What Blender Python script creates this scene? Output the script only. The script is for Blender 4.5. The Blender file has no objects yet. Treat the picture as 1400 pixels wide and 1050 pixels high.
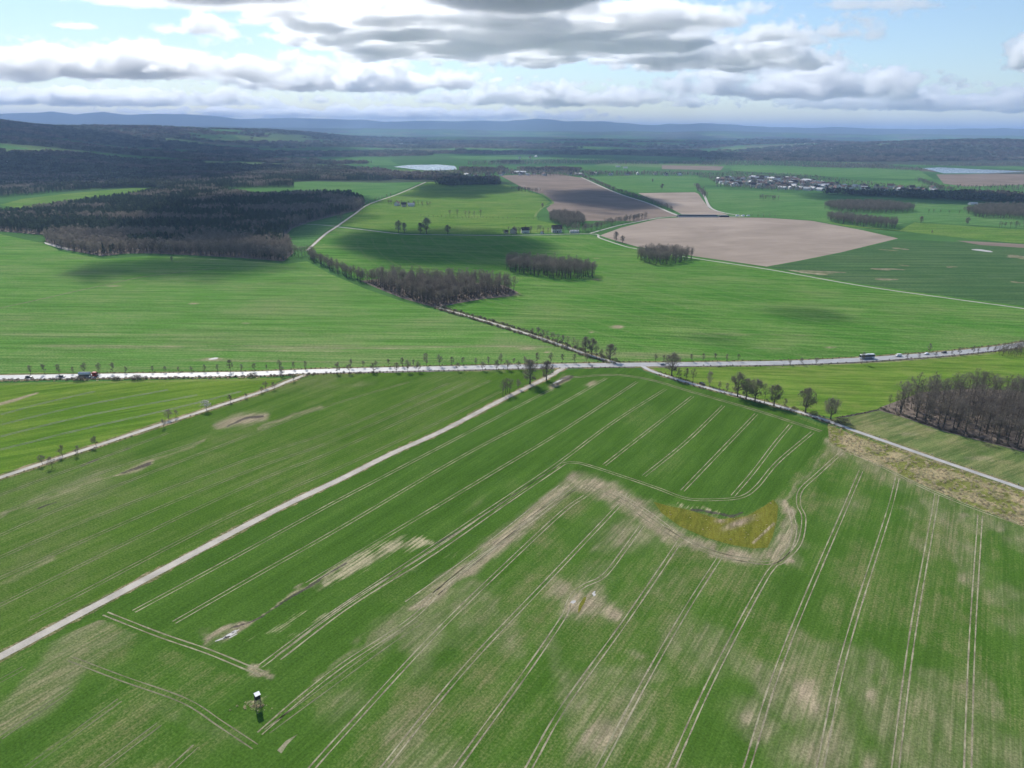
import bpy, math, random
import numpy as np
from mathutils import Vector, Matrix
from mathutils.geometry import tessellate_polygon

sc = bpy.context.scene
C = sc.collection
random.seed(7); RNG = np.random.default_rng(7)
rad = math.radians

# ------------------------------------------------------------------ camera, sky, sun, exposure
F_PX, PITCH, ROLL, CAM_H = 971.0, 19.7, 0.57, 170.0
cam = bpy.data.cameras.new('camera'); cam_o = bpy.data.objects.new('camera', cam)
C.objects.link(cam_o); sc.camera = cam_o
cam.sensor_width = 36; cam.lens = F_PX / 1400 * 36; cam.clip_start = 1; cam.clip_end = 300000
CAM_M = Matrix.Rotation(rad(90 - PITCH), 4, 'X') @ Matrix.Rotation(rad(ROLL), 4, 'Z')
cam_o.matrix_world = Matrix.Translation((0, 0, CAM_H)) @ CAM_M

SUN_EL, SUN_AZ = 40.0, -24.0                     # azimuth from +Y (view direction) towards +X
world = bpy.data.worlds.new('World'); sc.world = world; world.use_nodes = True
wn = world.node_tree
sky = wn.nodes.new('ShaderNodeTexSky'); sky.sky_type = 'NISHITA'; sky.sun_disc = False
sky.sun_elevation = rad(SUN_EL); sky.sun_rotation = rad(SUN_AZ); sky.altitude = 300
sky.air_density = 1.0; sky.dust_density = 0.25; sky.ozone_density = 3.0
wn.nodes['Background'].inputs['Strength'].default_value = 0.128
wn.links.new(sky.outputs[0], wn.nodes['Background'].inputs[0])
SD = Vector((math.sin(rad(SUN_AZ)) * math.cos(rad(SUN_EL)), math.cos(rad(SUN_AZ)) * math.cos(rad(SUN_EL)), math.sin(rad(SUN_EL))))
sun = bpy.data.lights.new('sun', 'SUN'); sun.energy = 4.7; sun.angle = rad(0.53); sun.color = (1, .965, .91)
sun_o = bpy.data.objects.new('sun', sun); C.objects.link(sun_o); sun_o.rotation_euler = SD.to_track_quat('Z', 'Y').to_euler()
sc.view_settings.view_transform = 'Standard'; sc.view_settings.look = 'None'; sc.view_settings.gamma = 1
sc.view_settings.exposure = 0.0
sc.cycles.use_denoising = True; sc.cycles.use_adaptive_sampling = True; sc.cycles.adaptive_threshold = 0.02
sc.cycles.max_bounces = 42; sc.cycles.volume_bounces = 40; sc.cycles.diffuse_bounces = 3; sc.cycles.glossy_bounces = 2
sc.cycles.denoiser = 'OPENIMAGEDENOISE'; sc.cycles.denoising_input_passes = 'RGB_ALBEDO_NORMAL'; sc.cycles.denoising_prefilter = 'ACCURATE'
sc.cycles.transparent_max_bounces = 32

# ------------------------------------------------------------------ pixels of the photograph <-> ground
MR = np.array(CAM_M.to_3x3())
def ray(P):
    P = np.asarray(P, float).reshape(-1, 2)
    d = np.stack([(P[:, 0] - 700) / F_PX, -(P[:, 1] - 525) / F_PX, -np.ones(len(P))], 1) @ MR.T
    return d
def G(P):
    """pixels -> ground points (z = 0)"""
    d = ray(P); t = -CAM_H / d[:, 2]
    return d[:, :2] * t[:, None]
def g1(x, y):
    q = G([(x, y)])[0]; return float(q[0]), float(q[1])
def PX(X):
    """ground points -> pixels"""
    X = np.asarray(X, float)
    q = np.column_stack([X[:, 0], X[:, 1], (X[:, 2] if X.shape[1] > 2 else np.zeros(len(X))) - CAM_H]) @ MR
    return np.stack([700 + F_PX * q[:, 0] / -q[:, 2], 525 - F_PX * q[:, 1] / -q[:, 2]], 1)
def m_px(x, y):
    """metres per pixel at a ground point"""
    d = ray([(x, y)])[0]; t = -CAM_H / d[2]
    return t / F_PX

# ------------------------------------------------------------------ value noise for terrain and masks
def vnoise(x, y, seed=0):
    x = np.asarray(x, float); y = np.asarray(y, float)
    xi = np.floor(x).astype(np.int64); yi = np.floor(y).astype(np.int64); fx = x - xi; fy = y - yi
    fx = fx * fx * (3 - 2 * fx); fy = fy * fy * (3 - 2 * fy)
    def h(a, b):
        n = (a * 374761393 + b * 668265263 + seed * 982451653) & 0x7fffffff
        n = ((n ^ (n >> 13)) * 1274126177) & 0x7fffffff
        return ((n ^ (n >> 16)) & 0xffff) / 65535.0
    return (h(xi, yi) * (1 - fx) + h(xi + 1, yi) * fx) * (1 - fy) + (h(xi, yi + 1) * (1 - fx) + h(xi + 1, yi + 1) * fx) * fy
def fbm(x, y, seed=0, o=4):
    s = 0; a = .5; t = 0
    for k in range(o):
        s = s + a * vnoise(x * 2 ** k, y * 2 ** k, seed + k * 17); t += a; a *= .5
    return s / t
def in_poly(P, poly):
    P = np.asarray(P, float); poly = np.asarray(poly, float); r = np.zeros(len(P), bool); n = len(poly); j = n - 1
    for i in range(n):
        xi, yi = poly[i]; xj, yj = poly[j]
        c = ((yi > P[:, 1]) != (yj > P[:, 1])) & (P[:, 0] < (xj - xi) * (P[:, 1] - yi) / (yj - yi + 1e-12) + xi)
        r ^= c; j = i
    return r
def seg_d(P, a, b):
    a = np.asarray(a, float); b = np.asarray(b, float); ab = b - a
    t = np.clip(((P - a) @ ab) / max(ab @ ab, 1e-9), 0, 1); q = a + t[:, None] * ab
    return np.linalg.norm(P - q, axis=1), t, q
def smooth(e0, e1, x):
    t = np.clip((x - e0) / (e1 - e0), 0, 1); return t * t * (3 - 2 * t)

# ------------------------------------------------------------------ terrain height: flat farmland, hills and far ranges
RIDGE_PX = [(-900, 19.8), (-200, 16.5), (0, 12.0), (40, 13.1), (75, 15.5), (105, 13.1), (145, 16.0), (180, 13.1), (240, 15.4), (285, 14.2), (330, 9.8), (400, 12.0), (450, 10.9), (490, 10.9),
            (530, 8.6), (575, 10.9), (610, 9.8), (640, 10.9), (690, 10.9), (735, 14.5), (775, 10.9), (820, 13.2), (860, 9.8), (900, 8.6), (955, 10.9), (1010, 8.6), (1100, 5.3),
            (1150, 6.4), (1250, 5.3), (1330, 6.4), (1400, 6.4), (1500, 6.4), (2300, 9.8)]
_ra = [math.degrees(math.atan2(*(lambda d: (d[0], d[1]))(ray([(p, 172 + 14 * p / 1400)])[0]))) for p, _ in RIDGE_PX]
_rh = [q for _, q in RIDGE_PX]
def terrain(x, y):
    x = np.asarray(x, float); y = np.asarray(y, float)
    D = np.hypot(x, y); az = np.degrees(np.arctan2(x, y))
    def hill(caz, cd, s_az, s_d, h):
        return h * np.exp(-((az - caz) / s_az) ** 2 - ((D - cd) / s_d) ** 2)
    z = hill(-41, 6600, 9.5, 1900, 285) + hill(-27, 8600, 7, 1700, 150) + hill(-17, 9500, 6, 1500, 105) + hill(-33, 4300, 8, 900, 45)
    z = z + hill(33, 8200, 9, 1500, 112) + hill(20, 10500, 6, 1600, 70) + hill(2, 12000, 14, 2500, 50)
    z = z + smooth(3800, 9000, D) * (fbm(x / 1500, y / 1500, 3) - .35) * 55
    rg = np.interp(az, _ra, _rh)
    back = 170 + 23.7 * rg + (fbm(az * .7, D / 3000, 9) - .5) * 70
    z = z + back * np.exp(-((D - 26000) / 3600) ** 2)
    rg2 = 135 + 60 * (fbm(az * .18 + 40, D / 9000, 5) - .3) + 25 * fbm(az * .9, D / 2000, 6)
    z = z + rg2 * np.exp(-((D - 18500) / 2300) ** 2) * .9
    return np.where(D < 2600, 0, z * smooth(2600, 3600, D))
def tz(x, y): return float(terrain(np.array([x]), np.array([y]))[0])

# ------------------------------------------------------------------ materials
def node_mat(name):
    m = bpy.data.materials.new(name); m.use_nodes = True
    nt = m.node_tree; b = nt.nodes['Principled BSDF']
    b.inputs['Specular IOR Level'].default_value = 0.0; b.inputs['Roughness'].default_value = 0.9
    return m, nt, b
class NB:
    """small node-building helper"""
    def __init__(s, nt): s.nt = nt; s.tc = nt.nodes.new('ShaderNodeTexCoord')
    def n(s, t): return s.nt.nodes.new(t)
    def put(s, v, sock):
        if isinstance(v, (int, float)): sock.default_value = v
        elif isinstance(v, tuple): sock.default_value = v if len(v) != 3 or sock.type != 'RGBA' else (*v, 1)
        else: s.nt.links.new(v, sock)
    def math(s, op, a, b=None, c=None, clamp=False):
        x = s.n('ShaderNodeMath'); x.operation = op; x.use_clamp = clamp
        for i, v in enumerate((a, b, c)):
            if v is not None: s.put(v, x.inputs[i])
        return x.outputs[0]
    def mapping(s, scale, rz=0, src=None, loc=(0, 0, 0)):
        r = s.n('ShaderNodeVectorRotate'); r.rotation_type = 'Z_AXIS'; r.inputs['Angle'].default_value = rz
        s.put(src or s.tc.outputs['Object'], r.inputs['Vector'])
        x = s.n('ShaderNodeVectorMath'); x.operation = 'MULTIPLY_ADD'; s.put(r.outputs[0], x.inputs[0]); x.inputs[1].default_value = scale; x.inputs[2].default_value = loc
        return x.outputs[0]
    def noise(s, vec, scale=1, detail=3, rough=.55, dist=0):
        x = s.n('ShaderNodeTexNoise'); s.put(vec, x.inputs['Vector']); x.inputs['Scale'].default_value = scale
        x.inputs['Detail'].default_value = detail; x.inputs['Roughness'].default_value = rough; x.inputs['Distortion'].default_value = dist
        return x.outputs[0]
    def ramp(s, f, a, b, lo=0.0, hi=1.0):
        x = s.n('ShaderNodeMapRange'); x.interpolation_type = 'SMOOTHSTEP'; s.put(f, x.inputs[0])
        for i, v in enumerate((a, b, lo, hi)): s.put(v, x.inputs[i + 1])
        return x.outputs[0]
    def mix(s, f, a, b, mode='MIX'):
        x = s.n('ShaderNodeMix'); x.data_type = 'RGBA'; x.blend_type = mode
        s.put(f, x.inputs[0]); s.put(a, x.inputs[6]); s.put(b, x.inputs[7]); return x.outputs[2]
    def attr(s, name, vec=False):
        x = s.n('ShaderNodeAttribute'); x.attribute_name = name; return x.outputs['Color' if vec else 'Fac']
    def bump(s, h, strength, dist, bsdf):
        x = s.n('ShaderNodeBump'); x.inputs['Strength'].default_value = strength; x.inputs['Distance'].default_value = dist
        s.put(h, x.inputs['Height']); s.nt.links.new(x.outputs[0], bsdf.inputs['Normal'])

SOIL = (.35, .29, .20)
def crop_mat(name, g_dark, g_light, thin=(.20, .19, .10), rows=33.0, thin_amt=.35, patch=40.0, soil=SOIL, soil_amt=0.0, streak_w=.9, streak_l=45.0, grain=.8, line_col=None, line_step=0, line_amt=.5, row_amt=.55):
    """a young cereal crop: drilled rows, thin spots, bare soil where the 'bare' attribute says"""
    m, nt, b = node_mat(name); k = NB(nt); rz = rad(rows)
    streak = k.noise(k.mapping((1 / streak_w, 1 / streak_l, 1), rz), 1, 3, .6)
    broad = k.noise(k.mapping((1 / 7.0, 1 / 110.0, 1), rz), 1, 3, .55)
    pat = k.noise(k.mapping((1 / patch, 1 / (patch * 1.6), 1), rz), 1, 5, .6, .3)
    mot = k.noise(k.mapping((1 / grain, 1 / grain, 1), rz), 1, 3, .7)
    mot2 = k.noise(k.mapping((1 / (grain * 5), 1 / (grain * 9), 1), rz), 1, 4, .65)
    f = k.math('ADD', k.math('MULTIPLY', pat, .65), k.math('MULTIPLY', broad, .45))
    f = k.math('ADD', f, k.math('MULTIPLY', k.math('SUBTRACT', mot2, .5), .35))
    col = k.mix(k.ramp(f, .36, .74), g_dark, g_light)
    lush = k.attr('lush')
    # thin plants: soil and dead straw glimpsed between the rows
    t = k.math('ADD', k.math('ADD', k.math('MULTIPLY', streak, .6), k.math('MULTIPLY', mot, .65)), k.math('MULTIPLY', mot2, .4))
    t = k.math('ADD', t, k.math('MULTIPLY', k.math('SUBTRACT', pat, .5), .9))
    t = k.math('SUBTRACT', t, k.math('MULTIPLY', lush, .22))
    col = k.mix(k.math('MULTIPLY', k.ramp(t, .72, 1.15), thin_amt), col, thin)
    col = k.mix(k.math('MULTIPLY', lush, .75), col, k.mix(k.ramp(f, .3, .8), tuple(c * .80 for c in g_dark), g_dark))
    # bare ground
    bare = k.attr('bare')
    bb = k.math('ADD', k.math('MULTIPLY', bare, 1.25), k.math('MULTIPLY', k.math('SUBTRACT', k.math('ADD', k.math('MULTIPLY', streak, .6), k.math('MULTIPLY', mot2, .4)), .5), k.math('MULTIPLY_ADD', bare, 1.9, .25 if soil_amt else .0)))
    bb = k.math('ADD', bb, soil_amt)
    sf = k.ramp(bb, .05, 1.05)
    sm = k.noise(k.mapping((1 / 2.2, 1 / 14, 1), rz), 1, 5, .65)
    soil_c = k.mix(k.ramp(sm, .35, .7), tuple(c * .78 for c in soil), tuple(min(1, c * 1.25) for c in soil))
    col = k.mix(k.math('MULTIPLY', sf, .93), col, soil_c)
    straw = k.attr('straw')
    stf = k.ramp(k.math('ADD', straw, k.math('MULTIPLY', k.math('SUBTRACT', k.math('ADD', k.math('MULTIPLY', streak, .7), k.math('MULTIPLY', mot2, .3)), .5), 2.2)), .35, .95)
    col = k.mix(k.math('MULTIPLY', stf, k.math('MINIMUM', k.math('MULTIPLY', straw, 2.5), .9)), col, (.44, .39, .25))
    wet = k.attr('wet')
    wf = k.ramp(k.math('ADD', wet, k.math('MULTIPLY', k.math('SUBTRACT', sm, .5), 1.2)), .3, .7)
    col = k.mix(k.math('MULTIPLY', wf, k.math('MINIMUM', k.math('MULTIPLY', wet, 3), .85)), col, (.075, .065, .06))
    # drill rows and passes of the drill
    col = k.mix(row_amt, col, k.mix(k.ramp(k.math('ADD', k.math('MULTIPLY', streak, .6), k.math('MULTIPLY', broad, .4)), .36, .64), (.52, .56, .50), (1.30, 1.24, 1.22)), 'MULTIPLY')
    # fine dark/bright grain of single plants
    col = k.mix(.75, col, k.mix(k.ramp(mot, .28, .72), (.38, .40, .36), (1.0, 1.0, 1.0)), 'MULTIPLY')
    col = k.mix(1.0, col, (1.42, 1.36, 1.34), 'MULTIPLY')
    if line_step:
        w = k.n('ShaderNodeTexWave'); w.wave_type = 'BANDS'; w.bands_direction = 'X'; w.inputs['Scale'].default_value = 1
        k.put(k.mapping((1 / line_step * .314, 0.0, 1), rz), w.inputs['Vector']); w.inputs['Distortion'].default_value = .0
        col = k.mix(k.math('MULTIPLY', k.ramp(w.outputs[1], .955, .99), line_amt), col, line_col)
    k.put(col, b.inputs['Base Color'])
    k.bump(k.math('ADD', mot, k.math('MULTIPLY', streak, 1.2)), .5, .12, b)
    return m
def plain_mat(name, col, rough=.8, spec=.2, metal=0, var=.15, scale=1.0):
    m, nt, b = node_mat(name); k = NB(nt)
    no = k.noise(k.tc.outputs['Object'], scale, 4, .6)
    k.put(k.mix(k.ramp(no, .25, .75), tuple(c * (1 - var) for c in col), tuple(min(1, c * (1 + var)) for c in col)), b.inputs['Base Color'])
    b.inputs['Roughness'].default_value = rough; b.inputs['Specular IOR Level'].default_value = spec; b.inputs['Metallic'].default_value = metal
    return m
def soil_mat(name, a, b_, rows, sx=2.0, sy=60.0):
    m, nt, b = node_mat(name); k = NB(nt); rz = rad(rows)
    s = k.noise(k.mapping((1 / sx, 1 / sy, 1), rz), 1, 4, .6); p = k.noise(k.mapping((1 / 90, 1 / 140, 1), rz), 1, 5, .6, .4); g = k.noise(k.mapping((1, 1, 1)), .8, 3, .7)
    f = k.math('ADD', k.math('ADD', k.math('MULTIPLY', s, .45), k.math('MULTIPLY', p, .75)), k.math('MULTIPLY', g, .15))
    k.put(k.mix(k.ramp(f, .45, .9), a, b_), b.inputs['Base Color']); k.bump(s, .6, .25, b)
    return m
def road_mat(name, a, b_, rough=.6, spec=.4):
    m, nt, b = node_mat(name); k = NB(nt)
    p = k.noise(k.mapping((1 / 9, 1 / 9, 1)), 1, 5, .65); g = k.noise(k.mapping((1, 1, 1)), 1.6, 3, .7)
    k.put(k.mix(k.ramp(k.math('ADD', k.math('MULTIPLY', p, .7), k.math('MULTIPLY', g, .3)), .35, .65), a, b_), b.inputs['Base Color'])
    b.inputs['Roughness'].default_value = rough; b.inputs['Specular IOR Level'].default_value = spec
    return m

M = {}
M['near'] = crop_mat('crop_near', (.066, .146, .019), (.092, .165, .033), rows=32.5, thin_amt=.72, patch=26, thin=(.205, .190, .092), row_amt=.32)
M['midleft'] = crop_mat('crop_thin', (.072, .148, .019), (.098, .170, .031), rows=34.3, thin_amt=.5, patch=45, thin=(.185, .18, .09), streak_l=80, row_amt=.32)
M['yellow'] = crop_mat('crop_yellow_green', (.100, .200, .022), (.150, .238, .036), rows=62, thin_amt=.2, patch=60, thin=(.24, .24, .07))
M['bright'] = crop_mat('crop_bright', (.095, .225, .040), (.135, .265, .062), rows=91, thin_amt=.55, patch=60, thin=(.22, .235, .115), streak_w=2.6, streak_l=160, grain=1.5)
M['bright_r'] = crop_mat('crop_deep_green', (.070, .195, .028), (.110, .232, .045), rows=97, thin_amt=.45, patch=60, thin=(.22, .25, .11), streak_w=3, streak_l=160, grain=1.5)
M['meadow'] = crop_mat('meadow_green', (.105, .205, .026), (.155, .245, .042), rows=93, thin_amt=.5, patch=22, thin=(.20, .22, .07), streak_w=3.5, streak_l=30)
M['meadow_dry'] = crop_mat('meadow_dry', (.105, .165, .048), (.165, .20, .075), rows=60, thin_amt=.6, patch=18, thin=(.26, .23, .12), streak_w=2.5, streak_l=25)
M['blue_green'] = crop_mat('crop_blue_green', (.062, .130, .046), (.080, .150, .056), rows=88, thin_amt=.2, patch=80, thin=(.15, .16, .10), streak_w=4, streak_l=200, grain=2, line_col=(.028, .075, .035), line_step=21, line_amt=.7)
M['far_green'] = crop_mat('crop_far_green', (.075, .185, .050), (.11, .22, .07), rows=70, thin_amt=.2, patch=120, thin=(.17, .2, .1), streak_w=6, streak_l=200, grain=3)
M['far_lime'] = crop_mat('pasture_lime', (.092, .195, .034), (.138, .232, .052), rows=80, thin_amt=.25, patch=70, thin=(.25, .25, .1), streak_w=6, streak_l=120, grain=3)
M['plough'] = soil_mat('plough_soil', (.285, .228, .178), (.43, .345, .275), 70, 2.2, 150)
M['plough_dark'] = soil_mat('plough_soil_dark', (.19, .148, .115), (.29, .225, .178), 105, 3, 160)
M['scrub'] = crop_mat('dry_scrub_grass', (.21, .20, .10), (.34, .295, .17), rows=60, thin_amt=.8, patch=9, thin=(.42, .34, .20), streak_w=1.6, streak_l=4, soil=(.17, .19, .05))
M['verge'] = crop_mat('verge_grass', (.12, .15, .05), (.23, .20, .10), rows=90, thin_amt=.8, patch=9, thin=(.36, .30, .2), streak_w=1.2, streak_l=5)
M['ochre'] = crop_mat('wet_hollow_moss', (.125, .145, .020), (.195, .180, .030), rows=20, thin_amt=.6, patch=7, thin=(.12, .16, .03), soil=(.33, .26, .19), streak_w=1.2, streak_l=6)
M['asphalt'] = road_mat('asphalt', (.33, .315, .295), (.46, .44, .41), .5, .6)
M['concrete'] = road_mat('concrete_track', (.36, .32, .26), (.55, .49, .40), .75, .3)
M['lane'] = road_mat('lane_asphalt', (.40, .375, .34), (.54, .51, .465), .55, .5)
M['gravel'] = road_mat('gravel_lane', (.36, .33, .28), (.52, .48, .41), .8, .3)
def track_mat(name, grass, soil, pale):
    m, nt, b = node_mat(name); k = NB(nt)
    p = k.noise(k.mapping((1 / 7, 1 / 7, 1)), 1, 5, .7); q = k.noise(k.mapping((1 / 1.3, 1 / 1.3, 1)), 1, 3, .7); r = k.noise(k.mapping((1 / 40, 1 / 40, 1), 0, None, (9, 3, 0)), 1, 3, .6)
    c = k.mix(k.ramp(k.math('ADD', k.math('MULTIPLY', p, .6), k.math('MULTIPLY', q, .4)), .38, .62), soil, pale)
    k.put(k.mix(k.ramp(k.math('ADD', k.math('MULTIPLY', r, .6), k.math('MULTIPLY', q, .4)), .50, .68), c, grass), b.inputs['Base Color']); return m
M['track'] = track_mat('wheel_track_soil', (.15, .18, .075), (.20, .17, .11), (.47, .42, .27))
M['track_dim'] = track_mat('wheel_track_thin', (.10, .15, .045), (.15, .14, .085), (.30, .275, .165))
M['track_green'] = track_mat('wheel_track_grass', (.10, .21, .04), (.13, .20, .055), (.24, .29, .11))
M['mud'] = road_mat('dark_mud', (.05, .043, .04), (.17, .14, .125), .7, .3)  # dark mud, also the painted shade of the road ditches
M['paint'] = plain_mat('road_paint', (.75, .75, .73), .6)
def water_mat(name, col):
    m, nt, b = node_mat(name); k = NB(nt)
    b.inputs['Base Color'].default_value = (*col, 1); b.inputs['Roughness'].default_value = .12; b.inputs['Specular IOR Level'].default_value = .8
    k.bump(k.noise(k.mapping((1, 1, 1)), .25, 3), .08, .1, b); return m
M['water'] = water_mat('lake_water', (.06, .09, .11)); M['puddle'] = plain_mat('pale_puddle_reflection', (.50, .47, .43), .6, .25, var=.3, scale=.6)  # puddles: reflected sky put in as a flat pale colour
def twig_mat(name, col, var=.25, scale=.8, tr=.45):
    m = bpy.data.materials.new(name); m.use_nodes = True; nt = m.node_tree; nt.nodes.remove(nt.nodes['Principled BSDF']); k = NB(nt)
    no = k.noise(k.tc.outputs['Object'], scale, 4, .6); oi = k.n('ShaderNodeObjectInfo')
    c = k.mix(k.ramp(k.math('ADD', k.math('MULTIPLY', no, .6), k.math('MULTIPLY', oi.outputs['Random'], .4)), .25, .75), tuple(x * (1 - var) for x in col), tuple(x * (1 + var) for x in col))
    d = k.n('ShaderNodeBsdfDiffuse'); t = k.n('ShaderNodeBsdfTranslucent'); k.put(c, d.inputs[0]); k.put(c, t.inputs[0]); mx = k.n('ShaderNodeMixShader'); mx.inputs[0].default_value = tr
    nt.links.new(d.outputs[0], mx.inputs[1]); nt.links.new(t.outputs[0], mx.inputs[2]); nt.links.new(mx.outputs[0], nt.nodes['Material Output'].inputs['Surface']); return m
M['bark'] = plain_mat('bark', (.112, .097, .076), .95, .1, var=.3, scale=3)
M['twig'] = twig_mat('twigs', (.245, .212, .168)); M['twig_pale'] = twig_mat('twigs_pale', (.315, .272, .215))
M['birch'] = plain_mat('birch_bark', (.38, .36, .33), .9, .1, var=.2, scale=3)
M['blossom'] = twig_mat('white_blossom', (.74, .70, .68), .08); M['blossom_pink'] = twig_mat('pale_pink_blossom', (.40, .31, .29), .15)
M['needle'] = twig_mat('pine_needles', (.080, .108, .066), .35, .15); M['needle2'] = twig_mat('spruce_needles', (.062, .090, .062), .35, .15); M['far_wood'] = twig_mat('far_wood', (.105, .115, .080), .5, .05)
M['far_bare'] = twig_mat('far_bare_wood', (.175, .145, .118), .35, .05)
M['shrub'] = twig_mat('shrub_twigs', (.195, .168, .13), .3); M['tuft'] = twig_mat('dead_grass_tuft', (.70, .60, .41), .25)
M['leaf_litter'] = plain_mat('leaf_litter', (.20, .160, .125), .95, .05, var=.35, scale=.25)

# ------------------------------------------------------------------ object helpers
def link(name, me, mats=(), parent=None, kind=None, label=None, cat=None, group=None, loc=None):
    o = bpy.data.objects.new(name, me); C.objects.link(o)
    if me is not None:
        for m in (mats if isinstance(mats, (list, tuple)) else [mats]):
            if m.name not in me.materials: me.materials.append(m)
    if parent: o.parent = parent
    if loc is not None: o.location = loc
    if kind: o['kind'] = kind
    if label: o['label'] = label
    if cat: o['category'] = cat
    if group: o['group'] = group
    return o
def empty(name, loc, rz=0, label=None, cat=None, group=None, scale=1):
    o = link(name, None, label=label, cat=cat, group=group, loc=loc); o.rotation_euler.z = rz; o.scale = (scale,) * 3
    o.empty_display_size = .1
    return o
def mesh(name, v, f, smooth_=False):
    me = bpy.data.meshes.new(name); me.from_pydata([tuple(map(float, p)) for p in v], [], f)
    if smooth_: me.polygons.foreach_set('use_smooth', [True] * len(me.polygons))
    me.update(); return me
def np_mesh(name, V, Q):
    me = bpy.data.meshes.new(name); V = np.asarray(V, np.float32); Q = np.asarray(Q, np.int32); n = Q.shape[1]
    me.vertices.add(len(V)); me.vertices.foreach_set('co', V.ravel())
    me.loops.add(Q.size); me.loops.foreach_set('vertex_index', Q.ravel())
    me.polygons.add(len(Q)); me.polygons.foreach_set('loop_start', np.arange(0, Q.size, n, dtype=np.int32))
    me.update(calc_edges=True); return me
def set_attr(me, name, vals):
    a = me.attributes.new(name, 'FLOAT', 'POINT'); a.data.foreach_set('value', np.asarray(vals, np.float32))

def sheet(name, px, z, mat, parent=None, ground=None, kind='structure', label=None):
    """flat polygon laid on the ground, outline given in photo pixels"""
    g = G(px) if ground is None else np.asarray(ground, float)
    v = [Vector((a, b, z)) for a, b in g]
    tri = tessellate_polygon([v])
    v2 = [tuple(p) for p in v]; f = []
    for t in tri:
        a, b, c = (v[i] for i in t)
        f.append(tuple(t) if (b - a).cross(c - a).z > 0 else tuple(reversed(t)))
    return link(name, mesh(name, v2, f), mat, parent, None if parent else kind, label)
def grid_sheet(name, px, z, mat, res, attrs=None, kind='structure', parent=None):
    """a polygon filled with a fine grid so that soil masks can vary across it; rim vertices snapped to the outline"""
    poly = G(px); lo = poly.min(0) - res; hi = poly.max(0) + res
    nx, ny = (np.ceil((hi - lo) / res).astype(int) + 1)
    X, Y = np.meshgrid(lo[0] + np.arange(nx) * res, lo[1] + np.arange(ny) * res); P = np.stack([X.ravel(), Y.ravel()], 1)
    ins = in_poly(P, poly)
    i = np.arange((nx - 1) * (ny - 1)); r, c = i // (nx - 1), i % (nx - 1)
    Q = np.stack([r * nx + c, r * nx + c + 1, (r + 1) * nx + c + 1, (r + 1) * nx + c], 1)
    Q = Q[ins[Q].any(1)]
    used = np.unique(Q); out = used[~ins[used]]
    best = np.full(len(out), 1e18); tgt = P[out].copy()
    for a, b in zip(poly, np.roll(poly, -1, 0)):
        d, _, q = seg_d(P[out], a, b); k = d < best; best[k] = d[k]; tgt[k] = q[k]
    P[out] = tgt
    remap = np.full(len(P), -1); remap[used] = np.arange(len(used))
    V = np.column_stack([P[used], np.full(len(used), z)])
    me = np_mesh(name, V, remap[Q])
    if attrs:
        pp = PX(V)
        for k, fn in attrs.items(): set_attr(me, k, fn(pp, V))
    return link(name, me, mat, parent, None if parent else kind)
def spline(P, step=4.0):
    """Catmull-Rom through ground points, resampled"""
    P = np.asarray(P, float)
    if len(P) < 3:
        n = max(2, int(np.linalg.norm(P[1] - P[0]) / step)); return P[0] + (P[1] - P[0]) * np.linspace(0, 1, n)[:, None]
    Q = np.vstack([2 * P[0] - P[1], P, 2 * P[-1] - P[-2]]); out = []
    for i in range(1, len(Q) - 2):
        p0, p1, p2, p3 = Q[i - 1:i + 3]; n = max(2, int(np.linalg.norm(p2 - p1) / step)); t = np.linspace(0, 1, n, endpoint=False)[:, None]
        out.append(.5 * (2 * p1 + (p2 - p0) * t + (2 * p0 - 5 * p1 + 4 * p2 - p3) * t ** 2 + (3 * p1 - p0 - 3 * p2 + p3) * t ** 3))
    return np.vstack(out + [P[-1:]])
def offset_line(L, off):
    t = np.gradient(L, axis=0); t /= np.linalg.norm(t, axis=1)[:, None] + 1e-9
    return L + np.stack([t[:, 1], -t[:, 0]], 1) * (off if np.isscalar(off) else np.asarray(off)[:, None])
def ribbon_mesh(name, L, w, z, wob=0.0):
    n = len(L); w = np.full(n, w, float)
    if wob: w = w * (1 + wob * (np.random.default_rng(int(abs(L[0, 0] * 7)) + n).random(n) - .5) * 2)
    a = offset_line(L, -w / 2); b = offset_line(L, w / 2)
    zz = np.zeros(n) + z
    V = np.vstack([np.column_stack([a, zz]), np.column_stack([b, zz])]); i = np.arange(n - 1)
    return np_mesh(name, V, np.stack([i, n + i, n + i + 1, i + 1], 1))
def ribbon(name, px, w, z, mat, parent=None, kind='structure', step=4.0, off=0.0, wob=0.0, ground=None):
    L = spline(G(px) if ground is None else ground, step)
    if off: L = offset_line(L, off)
    return link(name, ribbon_mesh(name, L, w, z, wob), mat, parent, None if parent else kind)

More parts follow.
